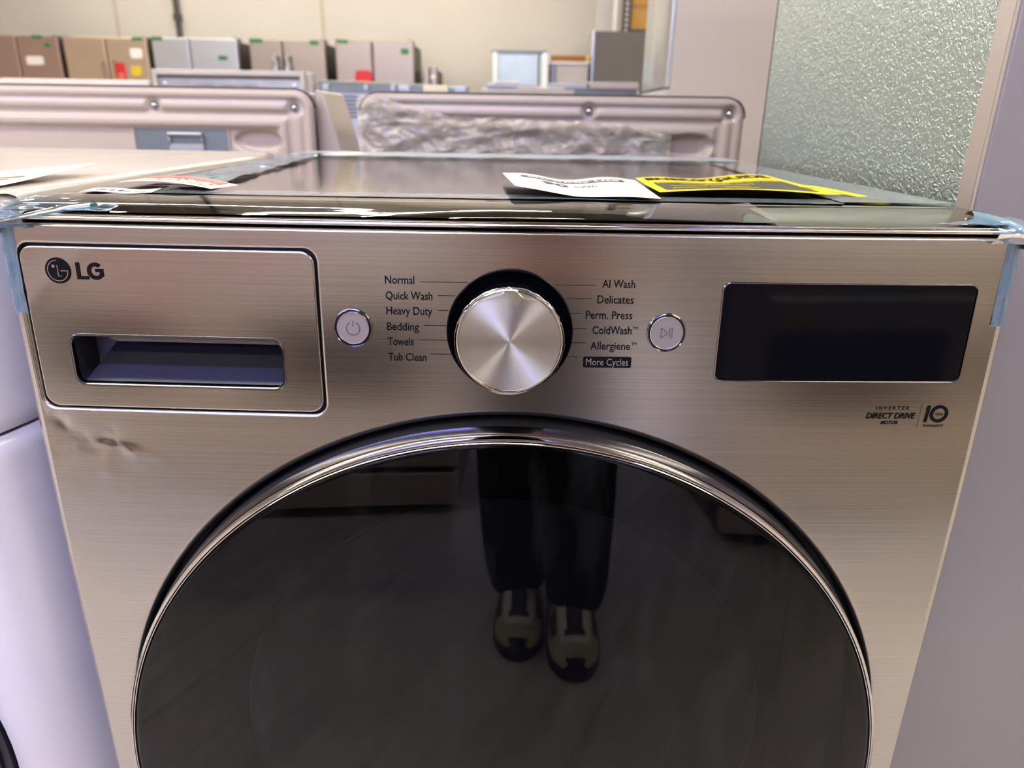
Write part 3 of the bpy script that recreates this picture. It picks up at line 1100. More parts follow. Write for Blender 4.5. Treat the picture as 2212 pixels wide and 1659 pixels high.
sweep(g, lw_hole[::-1], [(0, 0), (0.002, 0.003), (0.003, 0.012)], lambda x, z, h: (x, wy(x) + h, z))
g.build('front_panel', M['white'], white, angle=50)
LP = lambda a, b, h: (LDX + a, -0.012 + h, LDZ + b)
g = G()
g.lathe([(LDR, 0.03), (LDR, 0.002), (LDR - 0.001, -0.004), (LDR - 0.010, -0.010), (LDR - 0.016, -0.012), (LDR - 0.0165, -0.010), (LDR - 0.024, -0.014), (LDR - 0.034, -0.016), (LDR - 0.0345, -0.013), (LDR - 0.050, -0.018), (LDR - 0.075, -0.018), (LDR - 0.078, -0.012)], LP, 96,
        mats=[0, 0, 0, 0, 0, 1, 1, 2, 2, 2, 2])
ld = g.build('door', [M['gloss_black'], mat('grey_door_ring', (96, 96, 102), 0.3), M['white']], white, angle=30)
g = G()
g.lathe([(LDR - 0.078, -0.012), (0.1, -0.016), (0.0, -0.017)], LP, 64)
g.build('door_glass', M['screen'], ld)
g = G()
def ltop(u, v):
    x = (u - 0.5) * 0.69
    return (x, 0, 0)
prof = [(0.012, 0.981), (0.014, 0.9872), (0.020, 0.9900), (0.03, 0.9908), (0.05, 0.9910), (0.60, 0.9910), (0.622, 0.9914), (0.634, 0.9935), (0.644, 0.9958), (0.654, 0.9958), (0.664, 0.993), (0.668, 0.980)]
lx = [-0.344, -0.3425, -0.339] + [-0.32 + 0.04 * i for i in range(17)] + [0.339, 0.3425, 0.344]
ldz = [-0.008, -0.002, 0] + [0] * 17 + [0, -0.002, -0.008]
def lt(u, v):
    i = int(round(u * (len(lx) - 1)))
    k = int(round(v * (len(prof) - 1)))
    y, z = prof[k]
    return (lx[i], y + (wy(lx[i]) + 0.012 if y < 0.06 else 0.0) * (1.0 if y < 0.03 else 0.6), z + ldz[i])
g.grid(lt, len(lx) - 1, len(prof) - 1)
g.build('top_lid', M['white2'], white, angle=50)

# ------------------------------------------------------------------ refrigerator on the right with the embossed side
FX = 0.378
fr = thing('refrigerator', 'tall refrigerator with an embossed silver side and mauve grey front, right of the graphite washer', 'refrigerator', (FX, 0, 0))
G().box(0.0, 0.90, 0.1535, 0.687, 0.03, 1.76).build('embossed_side', M['emboss'], fr, bevel=0.003)
for x0, x1_, z0, z1 in ((-0.001, 0.4485, 0.284, 1.77), (0.4515, 0.901, 0.284, 1.77), (-0.001, 0.901, 0.06, 0.280)):
    g = G()
    g.prism(rrect(x0, x1_, z0, z1, 0.003, 2), lambda a, b, d: (a, d, b), 0.130, 0.1535)
    d_ = g.build('door' if z0 > 0.2 else 'freezer_drawer', M['flange'], fr, fixn=True, bevel=0.004, seg=3)
    g = G()
    g.prism(rrect(x0 + 0.002, x1_ - 0.002, z0 + 0.002, z1 - 0.002, 0.003, 2), lambda a, b, d: (a, d, b), 0.1275, 0.131)
    g.build('front_skin', M['door_grey'], d_, fixn=True, bevel=0.002)
G().box(0.03, 0.87, 0.19, 0.66, 0.0, 0.03).build('base', M['black'], fr)
G().box(0.0005, 0.0065, 0.686, 0.692, 0.03, 1.76).build('rear_seam', M['dark_plastic'], fr)

# ------------------------------------------------------------------ appliances in the next row, seen from behind
def emb_h(d):
    """Pressed relief of the back sheet as a function of the distance from its rim."""
    def st(a, b, v):
        t = min(1.0, max(0.0, (d - a) / (b - a)))
        return v * t * t * (3 - 2 * t)
    return (st(0.0, 0.006, -0.006) + st(0.0125, 0.0165, 0.004) + st(0.020, 0.026, -0.003) + st(0.032, 0.040, 0.006) + st(0.046, 0.053, -0.006) + st(0.060, 0.072, 0.010))


def rdist(x, z, hw, zt, r):
    """Distance inward from the rim of a panel with rounded top corners."""
    ax, az = abs(x) - (hw - r), z - (zt - r)
    if ax > 0 and az > 0:
        return r - hypot(ax, az)
    return min(hw - abs(x), zt - z)


def back_panel_washer(cx, y, zt, label, latch, screws, oval, end_caps, cap_m):
    t = thing('top_load_washer', label, 'washer', (cx, y, 0))
    hw = 0.345
    G().box(-0.338, 0.338, 0.03, 0.66, 0.03, 0.965).build('cabinet', M['white'], t, bevel=0.006)
    for sx in (-0.3, 0.3):
        for sy in (0.07, 0.62):
            G().lathe([(0, 0), (0.024, 0), (0.024, 0.014), (0.012, 0.018), (0.012, 0.031)], lambda a, b, h, sx=sx, sy=sy: (sx + a, sy + b, h), 14).build('foot', M['black'], t)
    nu, nv = 230, 110
    zb = 0.80
    r = 0.034
    pts = []

    def fn(u, v):
        x = -hw + 2 * hw * u
        z = zb + (zt - zb) * v
        ax, az = abs(x) - (hw - r), z - (zt - r)
        if ax > 0 and az > 0 and hypot(ax, az) > r:
            k = r / hypot(ax, az)
            x = math.copysign((hw - r) + ax * k, x)
            z = (zt - r) + az * k
        d = rdist(x, z, hw, zt, r)
        yy = emb_h(max(0.0, d)) if d < 0.09 else emb_h(0.09)
        for sx, sz in screws:
            q = hypot(x - sx, z - sz)
            if q < 0.016:
                yy = yy * min(1, q / 0.016) ** 2 + (1 - min(1, q / 0.016) ** 2) * 0.005
        ox, oz, orx, orz = oval
        q = hypot((x - ox) / orx, (z - oz) / orz)
        if q < 1.25:
            tt = min(1.0, max(0.0, (1.25 - q) / 0.35))
            yy += 0.011 * tt * tt * (3 - 2 * tt)
        return (x, yy, z)
    g = G()
    g.grid(fn, nu, nv)
    g.build('back_panel', M['beige'], t, angle=70)
    G().box(-0.340, 0.340, 0.004, 0.03, 0.05, 0.80).build('lower_back', M['beige'], t, bevel=0.004)
    # rim of the lid, dark edge, and the console behind the sheet
    arc = [(-hw + r - r * sin(a), zt - r + r * cos(a)) for a in [pi / 2 - pi / 2 * i / 8 for i in range(9)]]
    arc += [(-x, z) for x, z in arc[::-1]]
    g = G()
    n = len(arc)
    vs = []
    for x, z in arc:
        for dy, dd in ((0.0, 0.0), (-0.0012, 0.0012), (0.0, 0.0028), (0.012, 0.0030), (0.018, 0.0015)):
            k = 1 + dd / 0.3
            vs.append((x + math.copysign(dd, x) * (1 if abs(x) > hw - 0.02 else 0), dy, z + dd))
    fs = []
    for i in range(n - 1):
        for k in range(4):
            fs.append((i * 5 + k, (i + 1) * 5 + k, (i + 1) * 5 + k + 1, i * 5 + k + 1))
    g.add(vs, fs)
    g.build('panel_rim', M['dark_plastic'], t, angle=60, fixn=True)
    g = G()
    g.prism([(0.032, 0.93), (0.20, 0.93), (0.085, zt - 0.004), (0.032, zt - 0.004)], lambda a, b, d: (d, a, b), -hw + 0.012, hw - 0.012)
    g.build('console', M['white'], t, fixn=True, bevel=0.004)
    for s in end_caps:
        g = G()
        if s > 0:
            poly = [(hw - 0.004, 0.95), (hw + 0.046, 0.95), (hw + 0.040, 0.987), (hw + 0.012, zt - 0.006), (hw + 0.004, zt + 0.001), (hw - 0.004, zt + 0.001)]
        else:
            poly = [(-hw + 0.01, 0.95), (-hw - 0.016, 0.95), (-hw - 0.014, 0.99), (-hw + 0.001, 1.058), (-hw + 0.008, 1.070), (-hw + 0.018, 1.076), (-hw + 0.06, 1.078), (-hw + 0.06, 0.95)]
        g.prism(poly, lambda a, b, d: (a, d, b), 0.088 if s < 0 else 0.03, 0.20)
        g.build('console_end_cap', cap_m, t, fixn=True, bevel=0.004)
    for sx, sz in screws:
        g = G()
        g.lathe([(0.0085, 0.0055), (0.0075, 0.0015), (0.005, -0.0025), (0.0025, -0.0045), (0.0, -0.005)], lambda a, b, h, sx=sx, sz=sz: (sx + a, h, sz + b), 20)
        g.build('screw', M['screw'], t)
    if latch:
        a, b, c, d = latch
        g = G()
        yb = emb_h(0.09)
        lo = densify(rrect(a, b, c, d, 0.004, 4), 0.02)
        sweep(g, lo[::-1], [(0.0, -0.001), (0.0, -0.0034), (0.002, -0.0036), (0.003, -0.002), (0.0034, 0.004)], lambda x, z, h: (x, yb + h, z), m=1)
        fill(g, lo, [], lambda x, z, h: (x, yb - 0.0016, z), 0.03)
        g.build('latch_plate', [M['galv_dark'], M['beige']], t, angle=50)
        m0 = q2(0.55, a, b)
        g = G()
        g.tube([(m0 - 0.030, yb, d - 0.030), (m0 - 0.030, yb - 0.006, d - 0.022), (m0 - 0.030, yb - 0.007, d - 0.012), (m0 + 0.030, yb - 0.007, d - 0.012), (m0 + 0.030, yb - 0.006, d - 0.022), (m0 + 0.030, yb, d - 0.030)], 0.0034, 8)
        g.box(m0 - 0.031, m0 + 0.031, yb - 0.003, yb + 0.002, d - 0.046, d - 0.029)
        g.box(m0 - 0.031, m0 + 0.031, yb - 0.007, yb + 0.002, d - 0.040, d - 0.034)
        g.build('latch_hook', M['galv'], t, bevel=0.001)
    return t


BY = 0.905
back_panel_washer(-0.706, BY, 1.0905, 'beige appliance turned backwards with a hooked grey latch plate in its back', (0.012, 0.187, 0.94, 1.0245),
                  [(0.059, 1.0605), (0.311, 1.0600)], (0.240, 1.002, 0.040, 0.017), [1], M['beige'])
back_panel_washer(0.068, BY, 1.0875, 'beige appliance turned backwards and half wrapped in crumpled clear plastic', (0.118, 0.208, 0.94, 1.0265),
                  [(0.066, 1.0620), (0.318, 1.0615)], (0.252, 1.006, 0.038, 0.018), [-1], mat('milky_plastic', (206, 206, 200), 0.35, coat=0.2))

# crumpled stretch wrap hanging over the left half of the second one
top_pts = [(-0.2800, 1.074), (-0.265, 1.0865), (-0.24, 1.083), (-0.1997, 1.0683), (-0.1255, 1.0525), (-0.0424, 1.0480), (0.0741, 1.0450), (0.1824, 1.0430), (0.235, 1.034), (0.2756, 1.0257), (0.283, 1.022)]


def ztop(x):
    for (a, za), (b, zb_) in zip(top_pts[:-1], top_pts[1:]):
        if a <= x <= b:
            t = (x - a) / (b - a)
            return za + (zb_ - za) * t
    return top_pts[-1][1] if x > 0 else top_pts[0][1]


g = G()


def wrapf(u, v):
    x = -0.281 + 0.564 * u
    zt_ = ztop(x) + 0.004 * noise.noise(Vector((x * 40, 3, 0)))
    z = 0.90 + (zt_ - 0.90) * v
    p = Vector((x * 22 + z * 14, z * 40 - x * 6, 0))
    ridg = 1 - abs(noise.noise(Vector((x * 9 + z * 10, z * 36 - x * 9, 0)))) * 2
    fine = 1 - abs(noise.noise(p * 2.1 + Vector((4, 7, 1)))) * 2
    diag = 1 - abs(noise.noise(Vector((x * 6 + z * 26, x * 30 + z * 9, 2.0)))) * 2
    y = BY - 0.006 - 0.0035 * ridg - 0.0012 * fine - 0.0035 * diag
    # gathered roll along the upper hem
    y -= 0.008 * math.exp(-((1 - v) / 0.12) ** 2) * (0.7 + 0.6 * noise.noise(Vector((x * 50, 0, 5))))
    return (x, y, z)


g.grid(wrapf, 260, 70)
tag(g.build('plastic_wrap', M['wrap'], angle=80), 'crumpled clear plastic wrap clinging across the back of the right beige appliance', 'plastic wrap')



# ------------------------------------------------------------------ third row: backs and tops of further machines
RY = 3.0


def far_body(t, hw, z1, d=0.62, m='white'):
    G().box(-hw, hw, 0.03, d, 0.04, z1).build('cabinet', M[m], t, bevel=0.008)
    for sx in (-hw + 0.05, hw - 0.05):
        for sy in (0.08, d - 0.08):
            G().lathe([(0, 0), (0.026, 0), (0.026, 0.02), (0.014, 0.024), (0.014, 0.042)], lambda a, b, h, sx=sx, sy=sy: (sx + a, sy + b, h), 10).build('foot', M['black'], t)


# a: white machine with a bright moulded top and screws along its back edge
t = thing('top_load_washer', 'white machine with a bright rounded top, beyond the hooked beige appliance', 'washer', (-1.975, RY, 0))
far_body(t, 0.335, 1.0)
g = G()
g.prism([(-0.02, 0.98), (0.40, 0.98), (0.30, 1.10), (0.05, 1.178), (0.015, 1.186), (-0.01, 1.178), (-0.02, 1.15)], lambda a, b, d: (d, a, b), -0.342, 0.342)
g.build('console', M['lightgrey'], t, fixn=True, bevel=0.01)
for x in (-0.25, -0.10, 0.08, 0.18):
    G().lathe([(0.012, 0.0), (0.012, -0.006), (0.0, -0.008)], lambda a, b, h, x=x: (x + a, -0.02 + h, 1.150 + b), 12).build('screw', M['galv_dark'], t)
G().box(0.22, 0.338, -0.028, -0.02, 1.10, 1.170).build('corner_bracket', M['galv'], t, bevel=0.004)

# c: taller grey back with a framed inset panel
t = thing('clothes_dryer', 'machine showing a framed grey metal back with three pressed squares', 'dryer', (-1.279, RY, 0))
far_body(t, 0.325, 1.02)
g = G()
for a, b, c, d in ((-0.338, -0.318, 1.0, 1.232), (0.318, 0.338, 1.0, 1.232), (-0.318, 0.318, 1.210, 1.232)):
    g.box(a, b, -0.012, 0.07, c, d)
g.build('back_frame', mat('taupe_console_shell', (196, 192, 182), 0.4), t, bevel=0.004)
g = G()
g.prism([(0.03, 1.0), (0.19, 1.0), (0.07, 1.228), (0.03, 1.228)], lambda a, b, d: (d, a, b), -0.330, 0.366)
g.build('console', mat('taupe_console', (190, 184, 174), 0.4), t, fixn=True, bevel=0.006)
g = G()
g.box(-0.318, 0.318, 0.004, 0.028, 1.0, 1.210)
g.build('inset_panel', M['galv'], t)
G().box(-0.318, 0.318, -0.006, 0.004, 1.198, 1.210).build('shadow_lip', M['fr_dark'], t)
for x in (-0.11, -0.01, 0.09):
    g = G()
    sweep(g, rrect(x - 0.036, x + 0.036, 1.120, 1.166, 0.005, 3), [(0.004, 0.004), (0.0, 0.001), (-0.003, 0.003)], lambda a, b, h: (a, h, b))
    fill(g, rrect(x - 0.036, x + 0.036, 1.120, 1.166, 0.005, 3), [], lambda a, b, h: (a, 0.0035, b), 0.05)
    g.build('pressed_square', M['galv'], t)
for x in (-0.29, 0.29):
    G().lathe([(0.008, 0.004), (0.008, 0.0), (0, -0.002)], lambda a, b, h, x=x: (x + a, h, 1.172 + b), 10).build('screw', M['screw'], t)

# d: galvanised back with vent slots and a row of clips
t = thing('clothes_dryer', 'galvanised dryer back with dark vent slots, behind the white plastic end cap', 'dryer', (-0.545, RY, 0))
far_body(t, 0.335, 0.99)
g = G()
g.box(-0.332, 0.332, 0.0, 0.03, 0.55, 1.180)
g.build('back_panel', M['galv'], t, bevel=0.003)
g = G()
g.grid(lambda u, v: (-0.333 + 0.666 * u, -0.012 + 0.26 * v - 0.01 * sin(pi * v), 1.180 + 0.020 * sin(pi * min(1, v * 2)) * (1 - 0.35 * u) - 0.012 * u * u), 20, 10)
g.grid(lambda u, v: (-0.333 + 0.666 * u, -0.012, 1.149 + 0.031 * v - 0.012 * u * u * v), 20, 2)
g.build('top_cover', M['galv_dark'], t)
for k in range(6):
    for x0, x1_ in ((-0.245, -0.165), (-0.135, -0.055)):
        G().prism(rrect(x0, x1_, 1.126 - 0.017 * k, 1.135 - 0.017 * k, 0.004, 3), lambda a, b, d: (a, d, b), -0.001, 0.002).build('vent_slot', M['fr_dark'], t, fixn=True)
for k, (x, wd) in enumerate(((-0.30, 0.03), (-0.12, 0.02), (0.0, 0.02), (0.05, 0.05), (0.19, 0.11), (0.30, 0.05))):
    G().box(x - wd / 2, x + wd / 2, -0.022, 0.02, 1.156, 1.182).build('clip', M['galv'] if k != 4 else M['cream_paper'], t, bevel=0.003)

# e: machine with a jumble of brackets on top, to the right
t = thing('clothes_dryer', 'pale grey dryer top with brackets, in front of the mint and dark refrigerators', 'dryer', (0.203, RY, 0))
far_body(t, 0.335, 0.99)
G().box(-0.34, 0.34, 0.0, 0.03, 0.55, 1.155).build('back_panel', M['galv'], t, bevel=0.003)
G().box(-0.35, 0.35, -0.012, 0.62, 1.155, 1.178).build('top_cover', mat('pale_cover', (206, 206, 196), 0.4), t, bevel=0.006)
for x0, x1_, z0, z1, mm in ((-0.33, -0.10, 1.178, 1.196, 'galv'), (-0.30, -0.19, 1.196, 1.203, 'cream_paper'), (-0.06, 0.13, 1.178, 1.200, 'galv'), (0.11, 0.345, 1.180, 1.208, 'lightgrey'), (-0.20, 0.02, 1.172, 1.184, 'cream_paper')):
    G().box(x0, x1_, -0.02, 0.05, z0, z1).build('bracket', M[mm], t, bevel=0.004)
G().box(0.06, 0.34, -0.016, 0.03, 1.150, 1.178).build('shadow_strip', M['galv_dark'], t, bevel=0.002)

# ------------------------------------------------------------------ grey fridge turned sideways behind the right-hand machines
t = thing('refrigerator', 'grey-sided refrigerator with its silver doors turned to the left', 'refrigerator', (0.436, 1.82, 0))
G().box(0.020, 0.85, 0.0, 0.40, 0.03, 1.75).build('cabinet', M['grey_side'], t, bevel=0.004)
g = G()
g.prism([(0.021, -0.001), (0.021, 0.401), (0.010, 0.401), (0.001, 0.385), (0.0, 0.2), (0.001, 0.015), (0.010, -0.001)], lambda a, b, d: (a, b, d), 1.142, 1.76)
g.build('door', M['silver_edge'], t, fixn=True, bevel=0.003)
g = G()
g.prism([(0.021, -0.001), (0.021, 0.401), (0.010, 0.401), (0.001, 0.385), (0.0, 0.2), (0.001, 0.015), (0.010, -0.001)], lambda a, b, d: (a, b, d), 0.06, 1.136)
g.build('lower_door', M['lightgrey'], t, fixn=True, bevel=0.003)
G().box(0.03, 0.84, 0.02, 0.38, 0.0, 0.06).build('base', M['black'], t)

# ------------------------------------------------------------------ refrigerators along the far wall
FY = 7.3


def french_door(x0, x1, h, mname, label, split=0.5, handle=None, tags=(), rz=0.0, group=None, depth=0.70, y=FY, body='fr_dark', hinge=True):
    wd = x1 - x0
    t = thing('refrigerator', label, 'refrigerator', ((x0 + x1) / 2, y, 0), rz, group)
    hw = wd / 2
    G().box(-hw + 0.012, hw - 0.012, 0.075, depth, 0.03, h - 0.02).build('cabinet', M[body], t, bevel=0.005)
    G().box(-hw + 0.03, hw - 0.03, 0.10, depth - 0.03, 0.0, 0.03).build('base', M['black'], t)
    sp = -hw + wd * split
    for a, b in ((-hw, sp - 0.004), (sp + 0.004, hw)):
        d = G().box(a, b, 0.0, 0.07, 0.70, h).build('door', M[mname], t, bevel=0.014, seg=3)
        if handle:
            s = 1 if a < sp - 0.1 else -1
            hx = (b - 0.055) if s > 0 else (a + 0.055)
            top = handle.get('top', h - 0.28)
            bot = handle.get('bot', 0.82)
            g = G()
            if handle['kind'] == 'bar':
                g.tube([(hx, 0.0, top - 0.01), (hx, -0.045, top - 0.015), (hx, -0.058, top - 0.05), (hx, -0.058, bot + 0.05), (hx, -0.045, bot), (hx, 0.0, bot)], 0.013, 10)
            else:
                g.tube([(hx, 0.0, top), (hx, -0.05, top - 0.02), (hx, -0.062, top - 0.1), (hx, -0.062, bot + 0.1), (hx, -0.05, bot), (hx, 0, bot)], [0.028, 0.03, 0.030, 0.030, 0.03, 0.028], 12)
            g.build('handle', M[handle.get('mat', 'fr_tan')], d)
    G().box(-hw, hw, 0.0, 0.07, 0.06, 0.69).build('freezer_drawer', M[mname], t, bevel=0.014, seg=3)
    if hinge:
        for s in (-1, 1):
            G().box(s * (hw - 0.03) - 0.025, s * (hw - 0.03) + 0.025, 0.02, 0.16, h - 0.02, h + 0.008).build('hinge_cover', M['fr_dark'], t, bevel=0.004)
    for kind, px, pz, sw, sh in tags:
        g = G()
        g.prism(rrect(px - sw / 2, px + sw / 2, pz - sh / 2, pz + sh / 2, min(sw, sh) * 0.25, 3), lambda a, b, d: (a, d, b), -0.003, 0.0005)
        if kind == 'red':
            g.prism(rrect(px - sw * 0.28, px + sw * 0.30, pz - sh * 0.32, pz + sh * 0.05, 0.01, 2), lambda a, b, d: (a, d, b), -0.0045, -0.0025, m=1)
            g.build('price_tag', [M['red'], M['red_soft']], t, fixn=True)
        elif kind == 'yellow':
            g.build('energy_sticker', M['yel_tag'], t, fixn=True)
        elif kind == 'green':
            g.build('shipping_tape', M['green'], t, fixn=True)
        else:
            g.build('paper_note', M['paper'], t, fixn=True)
    return t


french_door(-5.42, -4.515, 1.742, 'fr_pink', 'rosy brown refrigerator at the far left end of the wall row', split=0.545, tags=(('yellow', -0.45 + 0.12, 1.50, 0.13, 0.11), ('green', 0.26, 1.732, 0.10, 0.03), ('green', 0.35, 1.66, 0.05, 0.04), ('note', 0.20, 1.52, 0.17, 0.08)))
french_door(-4.465, -3.640, 1.742, 'fr_tan', 'tan refrigerator with two bar handles in the wall row', split=0.505, handle={'kind': 'bar', 'top': 1.54},
            tags=(('red', 0.12, 1.41, 0.10, 0.21), ('yellow', 0.275, 1.44, 0.10, 0.09), ('green', 0.33, 1.73, 0.11, 0.03), ('note', 0.30, 1.60, 0.12, 0.09)))
french_door(-3.590, -2.750, 1.748, 'fr_blue', 'cool silver refrigerator in the wall row behind the framed grey back', split=0.44, tags=(('green', -0.36, 1.735, 0.11, 0.035), ('green', 0.27, 1.57, 0.09, 0.04), ('red', 0.12, 1.30, 0.13, 0.10)))
french_door(-2.630, -1.885, 1.745, 'fr_taupe', 'taupe refrigerator with two short pale handles in the wall row', split=0.435, handle={'kind': 'flat', 'top': 1.60, 'bot': 1.26, 'mat': 'fr_blue'}, tags=(('green', -0.30, 1.73, 0.13, 0.04), ('green', 0.27, 1.72, 0.09, 0.04)))
french_door(-1.785, -1.010, 1.750, 'fr_taupe', 'grey refrigerator with a red tag at the right end of the wall row', split=0.47, tags=(('red', -0.12, 1.375, 0.17, 0.21), ('green', -0.31, 1.735, 0.11, 0.035), ('green', 0.30, 1.655, 0.08, 0.055)))
french_door(-0.925, -0.785, 1.525, 'fr_taupe', 'small slim taupe cooler with a yellow sticker beside the wall row', split=0.5, tags=(('yellow', -0.05, 1.335, 0.05, 0.06), ('note', 0.03, 1.43, 0.05, 0.03)), hinge=False)
# pale mint steel one with bright door edges
t = french_door(-0.242, 0.306, 1.680, 'fr_mint', 'pale mint steel refrigerator with bright white door edges', split=0.86, tags=(('red', 0.17, 1.262, 0.18, 0.04),), hinge=False)
for x in (-0.235, 0.262):
    g = G()
    g.tube([(x, -0.01, 0.75), (x, -0.016, 1.0), (x, -0.016, 1.60), (x, -0.01, 1.655)], 0.030, 12)
    g.build('door_edge_trim', mat('bright_white_trim', (250, 252, 255), 0.15, coat=0.4), t)
G().box(-0.275, 0.275, -0.004, 0.002, 1.648, 1.682).build('top_rail', M['galv_dark'], t, bevel=0.002)

t = thing('chest_freezer', 'light grey boxy freezer between the mint and the dark refrigerators', 'freezer', (0.532, FY, 0))
G().box(-0.185, 0.188, 0.0, 0.6, 0.03, 1.565).build('cabinet', M['lightgrey'], t, bevel=0.006)
G().box(-0.188, -0.125, -0.006, 0.1, 0.04, 1.555).build('side_strip', M['galv_dark'], t, bevel=0.004)
G().box(-0.19, 0.19, -0.01, 0.61, 1.565, 1.588).build('lid', M['white'], t, bevel=0.005)
G().box(-0.17, 0.17, 0.03, 0.57, 0.0, 0.03).build('base', M['black'], t)
t = thing('carton', 'brown striped carton with a yellow end lying on the light grey freezer', 'carton', (0.530, FY + 0.02, 1.588))
g = G()
g.box(-0.18, 0.165, 0.0, 0.18, 0.0, 0.058)
b = g.build('box', M['card'], t, bevel=0.002)
stripe_m = mat('brown_stripe', (150, 82, 26), 0.7)
for k in range(9):
    G().box(-0.172 + 0.038 * k, -0.150 + 0.038 * k, -0.002, 0.0, 0.004, 0.054).build('stripe', stripe_m, t)
G().box(0.160, 0.192, -0.004, 0.184, -0.0, 0.062).build('end_flap', M['yel_tag'], t, bevel=0.002)

t = thing('refrigerator', 'dark slate refrigerator below the cartons on the rack', 'refrigerator', (1.045, FY - 0.05, 0))
G().box(-0.288, 0.30, 0.0, 0.52, 0.03, 1.862).build('cabinet', M['slate'], t, bevel=0.004)
G().box(-0.298, -0.288, -0.006, 0.52, 0.03, 1.868).build('door_edge', M['silver_edge'], t, bevel=0.002)
G().box(-0.27, 0.28, 0.03, 0.50, 0.0, 0.03).build('base', M['black'], t)

# steel rack with cartons, white pipe
t = thing('storage_rack', 'dark perforated steel rack holding cartons behind the dark slate refrigerator', 'rack', (1.40, 7.0 + 0.98, 0))
RKY = -0.12
for x in (-0.30, 0.62):
    up = G().box(x, x + 0.085, RKY, RKY + 0.05, 0.0, 2.9).build('upright', M['fr_dark'], t, bevel=0.003)
    g = G()
    for k in range(22):
        g.prism(rrect(x + 0.028, x + 0.060, 1.62 + 0.05 * k, 1.65 + 0.05 * k, 0.008, 2), lambda a, b, d: (a, d, b), RKY - 0.002, RKY + 0.001)
    g.build('punched_holes', M['lightgrey'], up, fixn=True)
for z in (1.95, 2.65):
    G().box(-0.30, 0.705, RKY, RKY + 0.03, z - 0.06, z).build('beam', M['fr_dark'], t, bevel=0.003)
    G().box(-0.28, 0.69, RKY + 0.03, RKY + 0.20, z - 0.015, z).build('deck', M['galv'], t)
for k, (x, wd) in enumerate(((1.195, 0.38), (1.585, 0.36))):
    t = thing('carton', 'tall brown carton standing on the rack shelf' if k == 0 else 'brown carton behind the grey-sided refrigerator on the rack shelf', 'carton', (x, 7.0 + 0.98 + RKY + 0.034, 1.9505))
    G().box(0, wd, 0.0, 0.15, 0.0, 0.42 - 0.05 * k).build('box', M['card'], t, bevel=0.003)
    G().box(0.0, wd, -0.001, 0.0005, 0.19, 0.235).build('packing_tape', mat('tan_tape_%d' % k, (160, 118, 54), 0.5), t)
g = G()
g.tube([(1.03, Y1 - 0.30, 0.0), (1.03, Y1 - 0.30, ZC)], 0.026, 12)
tag(g.build('white_pipe', mat('white_pipe_paint', (240, 238, 232), 0.4)), 'slim white pipe beside the steel rack', 'pipe')

# ------------------------------------------------------------------ papers, stickers, films and tapes on the tops
def bil(q, u, v):
    (a, b, c, d) = q      # bl, br, tr, tl
    x = (1 - u) * (1 - v) * a[0] + u * (1 - v) * b[0] + u * v * c[0] + (1 - u) * v * d[0]
    y = (1 - u) * (1 - v) * a[1] + u * (1 - v) * b[1] + u * v * c[1] + (1 - u) * v * d[1]
    return x, y


TZ = 0.9903
eg = thing('energy_label', 'yellow and white folded energy label lying on top of the graphite washer', 'label', (0, 0, TZ))
qy = ((0.1162, 0.1061), (0.262, 0.1105), (0.2800, 0.352), (0.1212, 0.2614))
qw = ((0.0022, 0.0905), (0.1120, 0.0760), (0.1212, 0.2614), (-0.0102, 0.2576))


def sy_(x, y, h=0.0):
    return (x, y, 0.0022 + 0.0016 * sin(x * 46 + y * 9) + 0.0018 * max(0, 0.16 - y) * 8 + h)


def PY(u, v, h=0.0):
    x, y = bil(qy, u, v)
    return (x, y, 0.0032 + 0.0015 * sin(u * 9.0 + 0.6) * v + 0.0045 * (1 - v) ** 2 * (0.35 + 0.65 * sin(pi * min(1, u * 1.1))) + h)


def PW(u, v, h=0.0):
    x, y = bil(qw, u, v)
    return (x, y, 0.0030 + 0.0016 * sin(u * 10.5 - 0.4) * (0.3 + 0.7 * v) + 0.0065 * max(0, 1 - u * 2.2) ** 1.5 * (1 - 0.25 * v) + h)


g = G()
g.grid(PY, 40, 24)
yl = g.build('yellow_page', M['yellow'], eg)
g = G()
fy = lambda x, z, h: PY(x, z, h)
letters(g, 'ENERGYGUIDE', 0.045, 0.93, 0.76, 0.155, fy, bold=0.035, h=0.0004)
flat_poly(g, [(0.53, 0.66), (0.57, 0.76), (0.49, 0.76)], fy, 0.0004)
page = mat('charcoal_print', (74, 72, 52), 0.6)
g.grid(lambda u, v: PY(0.055 + 0.87 * u, 0.10 + 0.50 * v, 0.0003), 30, 10, m=1)
g.build('label_print', [M['ink'], page], yl)
g = G()
letters(g, 'Compare ONLY to other labels with yellow numbers.', 0.075, 0.90, 0.52, 0.042, fy, bold=0.01, h=0.0006)
for z0, a, b in ((0.45, 0.20, 0.52), (0.40, 0.34, 0.66), (0.31, 0.12, 0.34), (0.24, 0.34, 0.58), (0.16, 0.10, 0.30), (0.15, 0.40, 0.60)):
    g.grid(lambda u, v, z0=z0, a=a, b=b: PY(a + (b - a) * u, z0 + 0.022 * v, 0.0006), 10, 1)
g.build('label_lines', M['yellow'], yl)
